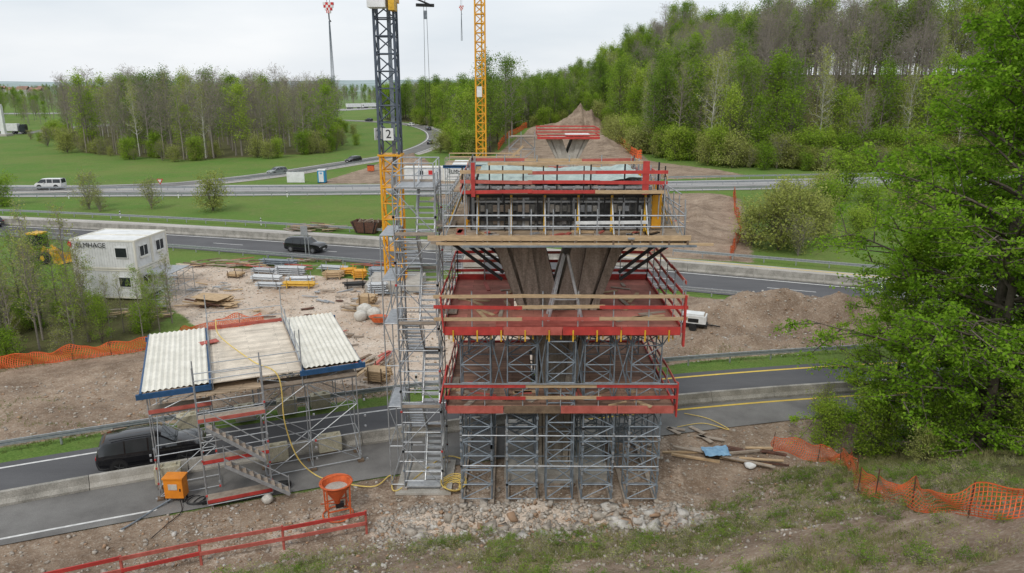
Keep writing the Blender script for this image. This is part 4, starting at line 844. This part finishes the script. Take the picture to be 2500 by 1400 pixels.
def truck(name,loc,hd,L=15,cab='carwhite',tr='white'):
    mb=MB(); mb.box((-1.4,0,2.45),(L-3,2.5,2.7),tr); mb.box((-1.4,0,1.0),(L-3,2.4,.2),'black')
    mb.box((L/2-1.3,0,1.9),(2.1,2.4,2.5),cab); mb.box((L/2-1.2,0,3.3),(1.6,2.2,.5),cab); mb.box((L/2-.24,0,2.3),(.05,2.1,.9),'glass'); mb.box((L/2-.9,0,2.35),(.9,2.44,.7),'glass'); mb.box((L/2-.3,0,.7),(.4,2.4,.5),'black')
    for xw in (L/2-1.2,L/2-4.4,-L/2+1.6,-L/2+2.9,-L/2+4.2):
        for s in (-1,1): mb.tube((xw,s*.9,.5),(xw,s*1.25,.5),.5,'rubber',16,cap=True); mb.tube((xw,s*.9,.5),(xw,s*1.27,.5),.25,'rim',10,cap=True)
    mb.box((-1.4,1.27,2.6),(L-4,.02,.5),'bluesheet'); o=mb.build(name); o.location=(*loc,.05); o.rotation_euler=(0,0,hd); return o
truck('truck',(-193,287),.15,cab='cardark'); truck('truck',(-121,585),.75); truck('truck',(-147,560),.65); truck('truck',(-112,600),.8)
mb=MB(); 
mb.box((-1.6,0,1.25),(2.2,1.5,.9),'yellow'); mb.box((-2.5,0,1.1),(.5,1.6,1.0),'black'); mb.box((-.35,0,1.0),(.8,1.0,.5),'black'); mb.box((-.45,0,2.3),(1.3,1.3,1.5),'glass'); mb.box((-.45,0,3.1),(1.5,1.45,.15),'yellow')
for a in (-1.08,.18):
    for s in(-.66,.66): mb.beam((a,s,1.5),(a,s,3.05),.1,.1,'black')
mb.box((1.1,0,1.1),(1.5,1.0,.6),'yellow')
for s in(-.5,.5): mb.beam((.7,s,1.7),(2.7,s,.7),.15,.28,'yellow')
mb.add([(2.6,-1.2,.25),(2.6,-1.2,1.1),(3.4,-1.2,.15),(2.6,1.2,.25),(2.6,1.2,1.1),(3.4,1.2,.15)],[(0,1,4,3),(0,3,5,2),(0,2,1),(3,4,5)],'yellow')
for xw in (-1.7,1.1):
    for s in(-1,1): mb.tube((xw,s*.6,.65),(xw,s*1.1,.65),.65,'rubber',18,cap=True); mb.tube((xw,s*.6,.65),(xw,s*1.12,.65),.3,'yellow',12,cap=True)
o=mb.build('wheel_loader'); o.location=(-50.5,77.5,0); o.rotation_euler=(0,0,-.3)
mb=MB(); mb.box((0,0,.9),(1.9,1.1,.6),'white'); mb.box((-.05,0,1.26),(1.6,.9,.14),'white'); mb.box((.6,0,1.15),(.5,.8,.2),'woodgrey'); mb.box((0,0,.45),(2.1,.9,.14),'black'); mb.box((0,-.56,.85),(.8,.02,.3),'black')
for s in(-1,1): mb.tube((0,s*.5,.3),(0,s*.7,.3),.3,'rubber',14,cap=True)
mb.beam((1.0,0,.45),(2.0,0,.4),.08,.08,'black'); mb.box((-.7,-.57,1.0),(.3,.02,.2),'yellow'); o=mb.build('generator'); o.location=(14.2,54.8,.0); o.rotation_euler=(0,0,-.35)
# ------------------------------------------------------------------ site buildings
def container(mb,cx,cy,z,L,W,H,T):
    mb.box((cx,cy,z+H/2),(L-.06,W-.06,H-.1),'white',T=T)
    for sx in(-1,1):
        for sy in(-1,1): mb.box((cx+sx*(L/2-.06),cy+sy*(W/2-.06),z+H/2),(.15,.15,H),'cream',T=T)
    for zz in(z+.07,z+H-.07):
        for sy in(-1,1): mb.box((cx,cy+sy*(W/2-.05),zz),(L-.25,.12,.15),'cream',T=T)
        for sx in(-1,1): mb.box((cx+sx*(L/2-.05),cy,zz),(.12,W-.25,.15),'cream',T=T)
    for i in range(int(L/.25)): 
        for sy in (-1,1): mb.box((cx-L/2+.2+i*.25,cy+sy*(W/2-.02),z+H/2),(.07,.04,H-.35),'white',T=T)
a0=rad(-6); TO=lambda x,y,z:(-35.5+x*math.cos(a0)-y*math.sin(a0),65.4+x*math.sin(a0)+y*math.cos(a0),z)
mb=MB()
for z in(0.15,2.8):
    for y in(-1.25,1.25):
        container(mb,0,y,z,6.0,2.45,2.6,TO); mb.box((3.0,y,z+1.5),(.06,1.3,1.05),'white',T=TO); mb.box((3.03,y,z+1.5),(.04,1.1,.85),'glass',T=TO); mb.box((3.06,y,z+1.5),(.02,.06,.85),'white',T=TO); mb.box((3.1,y,z+.95),(.14,1.3,.05),'cream',T=TO)
    mb.box((1.7,-2.5,z+1.5),(1.2,.06,1.0),'white',T=TO); mb.box((1.7,-2.54,z+1.5),(1.0,.04,.8),'glass',T=TO)
scaf(mb,[3.4,4.6,6.2],[-2.4,-.8,.8],[.1,1.2,2.4],TO,'galv'); mb.box((4.6,-.8,2.45),(2.6,3.2,.06),'galv',T=TO)
for s in range(9): mb.box((6.2-.0,-2.6-s*.25,2.4-s*.27),(1.0,.25,.04),'galv',T=TO)
of=mb.build('site_office'); p=TO(-1.0,-2.56,4.9); text('ELMHAGE',p,(math.pi/2,0,a0),.62,'black',of); p=TO(-3.0,-2.56,4.9); 
mb=MB(); mb.add([(-.2,0,0),(.15,0,-.2),(.2,0,.25),(-.05,0,.35)],[(0,1,2,3)],'redsign'); o=mb.build('mark',parent=of); o.location=p; o.rotation_euler=(0,0,a0)
mb=MB(); T0=lambda x,y,z:(-15.0+x,134.2+y,z); container(mb,-2.3,13,0,8,2.5,2.7,T0); container(mb,4.5,12.5,0,6,2.5,2.7,T0); mb.box((-3,11.72,1.5),(1,.04,1),'glass',T=T0); mb.box((-1,11.72,1.6),(.9,.05,.9),'redsign',T=T0)
cn=mb.build('site_container'); text('ELMHAGE',(-10.3,145.36,1.9),(math.pi/2,0,0),1.0,'black',cn)
mb=MB(); mb.box((0,0,1.1),(1.15,1.15,2.1),'blueplastic'); mb.box((0,-.59,1.1),(.75,.04,1.8),'white'); mb.box((0,0,2.25),(1.2,1.2,.16),'white'); mb.box((0,0,.05),(1.25,1.25,.1),'black'); mb.box((0,-.62,1.7),(.35,.02,.3),'bluesheet'); o=mb.build('portable_toilet'); o.location=(-36.8,143.4,0); o.scale=(1.25,1.25,1.1)
mb=MB(); mb.box((-42,143.6,1.0),(3.4,.15,2.0),'white'); [mb.box((-43.5+i*1.0,143.8,1.1),(.1,.3,2.2),'galv') for i in range(4)]; mb.build('site_hoarding')
mb=MB(); mb.box((0,0,.65),(1.4,.9,1.2),'orange'); mb.box((0,0,1.3),(1.5,1,.12),'black'); o=mb.build('waste_bin'); o.location=(-31,163,0)
mb=MB(); 
vs=[(-1.3,-.9,.1),(1.3,-.9,.1),(1.3,.9,.1),(-1.3,.9,.1),(-1.9,-1.05,1.5),(1.9,-1.05,1.5),(1.9,1.05,1.5),(-1.9,1.05,1.5)]; mb.add(vs,[(0,3,2,1),(0,1,5,4),(1,2,6,5),(2,3,7,6),(3,0,4,7)],'rust'); 
for i in range(40): mb.beam((R.uniform(-1.4,1.4),R.uniform(-.8,.8),1.1),(R.uniform(-1.5,1.5),R.uniform(-.8,.8),R.uniform(1.2,1.8)),.12,.1,R.choice(['rust','wooddark','woodgrey']))
for x in(-1,0,1): mb.beam((x*1.1,-.93,.1),(x*1.6,-1.1,1.5),.1,.1,'black')
o=mb.build('waste_skip'); o.location=(-18.6,93.6,0); o.rotation_euler=(0,0,-.25)
def pile(name,cx,cy,n,lx,ly,mats,L0=1,L1=3.5,seed=0,h=.6,rz=None):
    r=random.Random(seed); mb=MB()
    for i in range(n):
        a=r.uniform(-.5,.5) if rz is None else rz+r.gauss(0,.12); l=r.uniform(L0,L1); x=cx+r.uniform(-lx,lx);y=cy+r.uniform(-ly,ly);z=r.uniform(.05,h)*(1-.6*abs(x-cx)/lx); b_=r.uniform(-.08,.08)
        mb.beam((x-l/2*math.cos(a),y-l/2*math.sin(a),z-b_),(x+l/2*math.cos(a),y+l/2*math.sin(a),z+b_),r.uniform(.08,.28),r.uniform(.04,.1),r.choice(mats))
    return mb.build(name)
def stack(name,cx,cy,L,W,H,mat,rz=0,gap=.2,kind='tube'):
    mb=MB(); T=lambda x,y,z:(cx+x*math.cos(rz)-y*math.sin(rz),cy+x*math.sin(rz)+y*math.cos(rz),z)
    nz=max(1,int(H/gap)); ny_=max(2,int(W/gap))
    for k in range(nz):
        for j in range(ny_):
            y=-W/2+W*(j+.5)/ny_; z=.15+gap*(k+.5); e=R.uniform(-.2,.2)
            if kind=='tube': mb.tube(T(-L/2+e,y,z),T(L/2+e,y,z),gap*.26,mat,6,cap=True)
            else: mb.beam(T(-L/2+e,y,z),T(L/2+e,y,z),W/ny_*.9,gap*.8,mat)
    for x in(-L*.35,L*.35):
        mb.box((x,0,.07),(.1,W,.14),'woodgrey',T=T)
        for s in(-1,1): mb.box((x,s*(W/2+.05),(H+.3)/2),(.06,.06,H+.3),mat if kind=='tube' else 'wooddark',T=T)
    return mb.build(name)
W3=['wood','woodgrey','wooddark','redfaded','woodgrey']
pile('timber_pile',-29.5,76,34,4.5,1.2,W3,seed=1); pile('timber_pile',-24,74,14,3,1,W3,seed=2)
pile('timber_pile',-26,95.2,46,3.2,1.3,['wood','woodgrey','woodgrey','wooddark'],seed=4,h=1.1); pile('timber_pile',-26,61,10,2.2,.8,['wood','rust'],1,3,5); 
pile('timber_pile',-9.3,46.8,22,1.2,1.6,W3,.8,2.4,6,.5,1.2); pile('timber_pile',-13,60,9,1.2,1,['woodgrey','wood'],.8,1.8,8); pile('timber_pile',11.5,34.2,14,2.4,.9,['wood','woodgrey','rust'],1,2.6,9,.3,-.3)
pile('timber_pile',25,99,12,3,3,['woodgrey','redfaded','wood'],1,3,12); pile('timber_pile',-13,75,10,3,.6,W3,1,3,14)
pile('timber_pile',-31,58.5,16,2.5,1.2,['rust','wood','woodgrey'],1,3,15); pile('timber_pile',16,86,14,2,4,['woodgrey','redfaded','wood'],1,3,16); pile('timber_pile',-16.5,64,14,3,2,['woodgrey','galv','rust'],.5,1.6,17,.2)
pile('timber_pile',-21,77.5,16,3,.5,W3,.8,2.4,18,.4); pile('timber_pile',-27.5,67,12,2.5,2,['woodgrey','galv','wood'],.5,2,19,.25); pile('timber_pile',-19,58,10,3,2.5,['woodgrey','wood','rust'],.4,1.4,20,.15); pile('timber_pile',6,62,14,4,4,W3,.8,2.5,21,.3); pile('timber_pile',-9.5,66,14,1.5,2,['steelblue','galv','wooddark'],.6,1.8,22,.7); pile('timber_pile',-13.5,52.5,8,2,2,W3,.5,1.5,23,.2); pile('timber_pile',-6,129-4,14,5,2,W3,1,3,24,.5)
for x,y,L,W,H,mt,rz in [(-24,69.5,3,1.2,.6,'alu',-.15),(-22.2,71.5,3,1,.8,'galv',-.1),(-25,72.3,2.5,1,.5,'galv',-.2),(-20.5,69,2.5,1,.6,'galv',0),(-20,67.0,3,1,.5,'yellow',-.05),(-17.6,70.4,1.8,1.2,.7,'wood',.1),(-16.4,71.6,1.4,1.0,.7,'craneyel',.2),(-15.0,70.2,1.2,1.0,.8,'craneyel',0),(-13,70.2,2,1.4,1.0,'steelblue',0),(-12.6,67.8,1.8,1.2,.7,'galv',.2),(-24.5,75.4,4,.8,.7,'steelblue',-.2),(-22.8,66.8,2.5,.8,.4,'galv',-.1),(-12.2,64.5,1.6,1,1.1,'galv',.1),(-14.8,67.0,2,.9,.4,'black',.2),(-18.3,73.4,3,1,.5,'galv',-.2)]:
    stack('scaffold_stack',x,y,L,W,H,mt,rz)
for x,y in [(-12.6,61.5),(-8.6,44.3),(-27.5,71)]: stack('pallet_stack',x,y,1.3,1.1,.8 if x>-20 else .4,'wood',R.uniform(-.3,.3),.14,'b')
mb=MB()
for i in range(5): mb.box((-25.5+R.uniform(-.8,.8),61.5+R.uniform(-.5,.5),.25+.12*i),(3,1.4,.04),'wood',R.uniform(-.4,.4))
mb.build('plywood_sheets')
def sack(name,x,y,s,mat='sack',h=.9):
    mb=MB(); n=10; vs=[]; prof=[(.42,0),(.52,.15),(.55,.45),(.5,.75),(.3,.9),(.12,1.0)]
    for r_,z in prof:
        for i in range(n): a=2*math.pi*i/n; q=r_*(1+.12*math.sin(3*a+z*4)); c4=1/max(abs(math.cos(a)),abs(math.sin(a)))**.6; vs.append((x+s*q*c4*math.cos(a),y+s*q*c4*math.sin(a),z*h*s))
    fs=[(k*n+i,k*n+(i+1)%n,(k+1)*n+(i+1)%n,(k+1)*n+i) for k in range(len(prof)-1) for i in range(n)]+[tuple(range((len(prof)-1)*n,len(prof)*n))]
    mb.add(vs,fs,mat); return mb.build(name,smooth=1.2)
for x,y,s in [(-12.2,58.4,1.1),(-11.3,57.6,1.0),(-12.3,57.1,.9),(-9.3,57,.8)]: sack('bulk_bag',x,y,s)
sack('sack',-11.2,30.0,.42); sack('bulk_bag',11.9,33.2,.5,'white',.5)
mb=MB(); n=14; ring=lambda r_,z:[(r_*math.cos(2*math.pi*i/n)*1.5,r_*math.sin(2*math.pi*i/n),z) for i in range(n)]
vs=ring(.35,.15)+ring(.55,.6)+ring(.5,.6)+ring(.3,.3); mb.add(vs,[(k*n+i,k*n+(i+1)%n,(k+1)*n+(i+1)%n,(k+1)*n+i) for k in range(3) for i in range(n)]+[tuple(range(3*n,4*n))],'orange'); mb.box((0,0,.42),(1.1,.6,.08),'soil'); o=mb.build('mortar_tub'); o.location=(-10.6,56,.05)
for x,y,z in [(-16.5,32.1,0),(-11.95,34.15,0),(-9.5,35.25,0)]:
    mb=MB(); a=rad(21); mb.box((x,y-.35,.5),(1.15,.6,.8),'blockc',a); mb.box((x-.3*math.cos(a),y-.35-.3*math.sin(a),.95),(.2,.2,.1),'blockc',a); mb.box((x+.3*math.cos(a),y-.35+.3*math.sin(a),.95),(.2,.2,.1),'blockc',a); mb.box((x,y-.35,.06),(1.0,.5,.1),'wooddark',a); o=mb.build('concrete_block'); 
for u in (1.2,4.2,6.5,8.4):
    mb=MB(); mb.box((u,7.3,.5),(1.1,.6,.8),'blockc',T=TS); mb.box((u-.25,7.3,.95),(.18,.18,.1),'blockc',T=TS); mb.box((u+.25,7.3,.95),(.18,.18,.1),'blockc',T=TS); mb.build('concrete_block')
mb=MB(); mb.box((0,0,.75),(.85,.55,.95),'boxorange'); mb.box((0,0,1.26),(.93,.63,.07),'boxorange'); mb.box((-.02,-.29,.85),(.4,.02,.28),'sack'); mb.box((.3,-.29,.7),(.05,.03,.12),'black')
for s in(-.35,.35):
    for t in(-.2,.2): mb.box((s,t,.14),(.06,.06,.28),'black')
for k in range(5):
    ph=R.uniform(0,6); mb.path([(.8+.55*math.cos(a+ph)*(.6+.1*k)+.15*a,-.1+.35*math.sin(a*1.3+ph),.05+.02*k) for a in np.linspace(0,7,24)],.022,'black',5)
mb.path(bez([(-.2,-.2,.2),(-.7,-.8,.05),(-1.0,-1.6,.05),(-1.4,-2.4,.05)]),.04,'steelblue'); mb.path(bez([(.2,-.2,.2),(.6,-1,.05),(.4,-2,.05),(.2,-3,.05)]),.02,'black')
o=mb.build('power_distribution_box'); o.location=(-15.4,30.15,-.02)
mb=MB(); n=22
def rg(r_,z): return [(r_*math.cos(2*math.pi*i/n),r_*math.sin(2*math.pi*i/n),z) for i in range(n)]
pf=[(.12,.62),(.16,.8),(.64,1.5),(.66,1.64),(.61,1.64),(.59,1.5),(.14,.85)]; vs=[p for r_,z in pf for p in rg(r_,z)]
mb.add(vs,[(k*n+i,k*n+(i+1)%n,(k+1)*n+(i+1)%n,(k+1)*n+i) for k in range(len(pf)-1) for i in range(n)],'orange'); mb.add(rg(.5,1.38),[tuple(range(n))],'concrete')
for z,r_ in ((.06,.66),(1.64,.70)):
    P=rg(r_,z); mb.path(P+[P[0]],.035,'orange')
for a in (.8,2.35,3.93,5.5): mb.beam((.66*math.cos(a),.66*math.sin(a),.05),(.70*math.cos(a),.70*math.sin(a),1.6),.065,.065,'orange')
for a,b_ in ((.8,2.35),(2.35,3.93),(3.93,5.5),(5.5,.8)): mb.beam((.67*math.cos(a),.67*math.sin(a),.5),(.67*math.cos(b_),.67*math.sin(b_),.5),.045,.055,'orange')
mb.box((.1,0,.5),(.35,.2,.22),'black'); mb.beam((0,0,.6),(-.75,-.3,.9),.04,.04,'orange')
mb.path([(.7*math.cos(a),0,1.66+.3*math.sin(a)) for a in np.linspace(0,math.pi,10)],.02,'orange'); o=mb.build('concrete_bucket',smooth=.6); o.location=(-7.75,29.0,-.04); o.rotation_euler=(0,0,.4)
mb=MB()
def brd(P):
    for (x0,y0),(x1,y1) in zip(P[:-1],P[1:]):
        z0=hz(x0,y0);z1=hz(x1,y1)
        for h in (.5,1.0): mb.beam((x0,y0,max(z0,0)+h+R.uniform(-.04,.04)),(x1,y1,max(z1,0)+h+R.uniform(-.04,.04)),.05,.16,'redfaded' if R.random()>.3 else 'red')
        mb.beam((x1,y1+.06,z1-.1),(x1,y1+.06,max(z1,0)+1.1),.09,.07,'redfaded')
brd([(-17.5,23.3),(-15.0,24.4),(-12.4,25.4),(-9.4,26.4),(-6.2,27.5)])
mb.build('guard_boards')
cloth('blue_sheet',9.8,11.1,33.7,34.7,lambda x,y:.2+.4*fbm(x*2.5,y*2.5,4,3),'bluesheet',20)
mb=MB()
for i in range(5): mb.box((9.8+R.uniform(-1,1),36.5+R.uniform(-.8,.8),.06),(R.uniform(.6,1.6),.25,.05),'woodgrey',R.uniform(0,3))
mb.build('loose_boards')
mb=MB(); mb.tube((-10.8,31.2,.12),(-10.8,31.25,.3),.33,'rubber',16,cap=True); mb.build('tyre')
# ------------------------------------------------------------------ orange fences
def net(name,P,h=1.0,cell=.13,w=.03,seed=0,lean=.15,post=2.4):
    r=random.Random(seed); mb=MB(); pts=catmull(P,10); D=[0]
    for a,b_ in zip(pts[:-1],pts[1:]): D.append(D[-1]+math.hypot(*(b_-a)))
    L=D[-1]; n=int(L/cell); g_=[]; m_=int(h/cell)+1; px_=np.interp(np.linspace(0,L,n+1),D,[p[0] for p in pts]);py_=np.interp(np.linspace(0,L,n+1),D,[p[1] for p in pts]); pz=hgt(px_,py_)
    for i in range(n+1):
        s=i*cell; sag=.24*math.sin(math.pi*((s/post)%1))+.12*math.sin(s*1.7+seed)+.06*math.sin(s*4.1); hh=h-sag
        g_.append([(px_[i]+.1*math.sin(s*2+seed+j*.5)+lean*(j/m_)*math.sin(s*.6),py_[i]+.10*math.sin(s*2.7+j*.6),pz[i]+.03+hh*j/m_) for j in range(m_+1)])
    for i in range(n):
        for j in range(m_+1):
            a=Vector(g_[i][j]);b_=Vector(g_[i+1][j]); u=Vector((0,0,w/2*(1.6 if j in(0,m_) else 1))); mb.quad(a-u,b_-u,b_+u,a+u,'orangenet')
            if j<m_: c_=Vector(g_[i][j+1]); d=Vector((px_[i+1]-px_[i],py_[i+1]-py_[i],0)).normalized()*w/2; mb.quad(a-d,a+d,c_+d,c_-d,'orangenet')
    for s in np.arange(0,L,post): x=float(np.interp(s,D,[p[0] for p in pts]));y=float(np.interp(s,D,[p[1] for p in pts])); z=hz(x,y); mb.tube((x,y,z-.1),(x+r.uniform(-.08,.08),y,z+h+.15),.022,'rust')
    return mb.build(name)
net('orange_mesh_fence',[(-46,41.5),(-40,44.2),(-34.5,46.4),(-26.2,50.2),(-23.5,54),(-20,56.5)],1.0,.14,.045,1)
net('orange_mesh_fence',[(13.6,34.9),(14.6,34.6),(15.6,33),(15.2,30.2),(14.0,27),(12.7,24),(12.25,21.9),(12.15,20.2),(12.1,18.4),(12.3,17.0),(12.9,16.0),(14.2,15.4)],.95,.11,.024,2)
net('orange_mesh_fence',[(38,126),(33.5,110),(30.3,96)],1.4,.3,.12,4); net('orange_mesh_fence',[(29,92),(26,84),(23.8,78.8)],1.5,.25,.11,5); net('orange_mesh_fence',[(41,300),(36,260),(32,200),(33,190)],2.0,.7,.35,6); net('orange_mesh_fence',[(6,305),(-1,270),(-4,215)],2,.7,.35,7)
# ------------------------------------------------------------------ second pier, rear shelter, signs
mb=MB(); pier(mb,9.3,125,131,9.8,1.15,'concrete','concrete'); mb.build('bridge_pier')
mb=MB(); hole_deck(mb,9.9,'plankwood',4.2,14.4,123.5,132.5,6,12,125,131,.15); mb.box((9.3,128,9.85),(6,6,.1),'concrete')
for z in (10.3,10.8,11.3):
    for a,b_ in (((4.2,123.5),(14.4,123.5)),((4.2,132.5),(14.4,132.5)),((4.2,123.5),(4.2,132.5)),((14.4,123.5),(14.4,132.5))): mb.beam((*a,z),(*b_,z),.06,.22,'red' if z!=10.8 else 'redfaded')
mb.box((9.3,123.4,9.9),(10.3,.1,.4),'red'); mb.box((11,127,10.2),(4,3,.3),'white'); scaf(mb,[-.5,1.5,3.8],[124,126],[0,2,4,6,8,10],I3,'galv',True,.05,.8); mb.box((2.0,125,10.1),(4.4,2.2,.1),'woodgrey'); mb.build('work_platform')
mb=MB(); scaf(mb,[-9,-5.6,-2.2,1.2],[100,103,107],[0,2,4,6,7.6],I3,'galv',True,.05,1.2)
mb.box((-3.9,103.5,7.8),(10.6,7.4,.1),'plankwood')
for i in range(3): mb.box((-7+i*2.6,103.5,7.95),(2.2,6,.1),['white','tarp','white'][i])
for z in (8.4,8.9): mb.beam((-9,99.9,z),(1.2,99.9,z),.05,.14,'woodgrey'); mb.beam((-9,107,z),(1.2,107,z),.05,.14,'wood')
mb.box((-4,99.85,7.75),(10.6,.1,.4),'bluebeam'); mb.beam((-1,101,8),(1.5,101,10.4),.1,.3,'wood'); mb.build('protective_scaffold')
mb=MB()
for i in range(9): mb.box((-3.0+.05*(i%2),55.5,.3+i*.62),(1.5,1.6,.5),'concrete'); mb.box((-3.0,55.5,.6+i*.62),(1.2,1.3,.14),'woodgrey')
mb.build('precast_stack')
mb=MB(); mb.tube((-22.8,79.6,0),(-22.8,79.6,3.6),.06,'galv',8); mb.box((-22.8,79.5,3.0),(.75,.05,1.1),'galv'); mb.tube((-22.45,79.65,0),(-22.45,79.65,2.6),.05,'galv',8); mb.build('traffic_sign')
mb=MB(); x=-58
mb.tube((x,121.8,0),(x,121.8,3.2),.07,'galv',8); mb.add([(x-.55,121.7,3.4),(x+.55,121.7,3.4),(x,121.7,2.45)],[(0,2,1)],'redsign'); mb.add([(x-.33,121.66,3.28),(x+.33,121.66,3.28),(x,121.66,2.72)],[(0,2,1)],'white')
mb.build('give_way_sign')
for i,(f,off,xs_) in enumerate(((r3near,-2.2,range(-110,-20,18)),(r2far,2.4,range(-100,-10,22)),(r1far,2,range(-30,-5,12)))):
    for x in xs_:
        mb=MB(); y=f(x)+off; mb.box((x,y,.5),(.12,.12,1.0),'white'); mb.box((x,y-.005,.82),(.13,.13,.16),'black'); mb.build('marker_post')
mb=MB(); mb.box((-186.5,276,5),(1.3,1.3,11.5),'white'); mb.box((-196,276,10.8),(20,1.1,1.1),'white'); mb.box((-186.5,276,.3),(4,4,.8),'concrete'); mb.build('sign_gantry')
mb=MB()
for i in range(60):
    x=R.uniform(-1100,-560);y=R.uniform(1100,1700)+R.uniform(0,200); w=R.uniform(9,18); h=R.uniform(6,10); mb.box((x,y,h/2),(w,12,h),'distwall'); mb.add([(x-w/2,y-6,h),(x+w/2,y-6,h),(x+w/2,y,h+5),(x-w/2,y,h+5),(x-w/2,y+6,h),(x+w/2,y+6,h)],[(0,1,2,3),(3,2,5,4)],'distroof')
mb.build('distant_town')
# ------------------------------------------------------------------ world, sun, camera
w=bpy.data.worlds.new('World'); bpy.context.scene.world=w; w.use_nodes=True; nt=w.node_tree; N=nt.nodes; Lk=nt.links; bg=N['Background']
sky=N.new('ShaderNodeTexSky'); sky.sky_type='NISHITA'; sky.sun_disc=False; sky.sun_elevation=rad(48); sky.sun_rotation=rad(200); sky.air_density=1; sky.dust_density=3
tc=N.new('ShaderNodeTexCoord'); mp=N.new('ShaderNodeMapping'); mp.inputs['Scale'].default_value=(1.2,1.2,5); n=N.new('ShaderNodeTexNoise'); n.inputs['Scale'].default_value=2.2; n.inputs['Detail'].default_value=6
Lk.new(tc.outputs['Generated'],mp.inputs[0]); Lk.new(mp.outputs[0],n.inputs['Vector']); r=N.new('ShaderNodeValToRGB'); r.color_ramp.elements[0].position=.3; r.color_ramp.elements[1].position=.72
r.color_ramp.elements[0].color=(7.2,7.8,8.4,1); r.color_ramp.elements[1].color=(9.5,9.7,9.9,1); Lk.new(n.outputs['Fac'],r.inputs[0])
mx=N.new('ShaderNodeMix'); mx.data_type='RGBA'; mx.inputs[0].default_value=.9; Lk.new(sky.outputs[0],mx.inputs[6]); Lk.new(r.outputs[0],mx.inputs[7]); Lk.new(mx.outputs[2],bg.inputs['Color']); bg.inputs['Strength'].default_value=.108
sd=bpy.data.lights.new('sun','SUN'); sd.energy=1.5; sd.angle=rad(12); sd.color=(1,.96,.9); so=bpy.data.objects.new('sun',sd); COL.objects.link(so)
so.rotation_euler=(rad(42),0,rad(-20))
cd=bpy.data.cameras.new('camera'); cd.sensor_width=36; cd.lens=36*1800/2500; cd.clip_end=20000; cd.clip_start=.1; co=bpy.data.objects.new('camera',cd); COL.objects.link(co); co.location=(0,0,18.5); co.rotation_euler=(math.pi/2-math.atan(495/1800),0,0)
sc=bpy.context.scene; sc.camera=co; sc.view_settings.view_transform='Standard'; sc.view_settings.look='None'; sc.view_settings.exposure=0
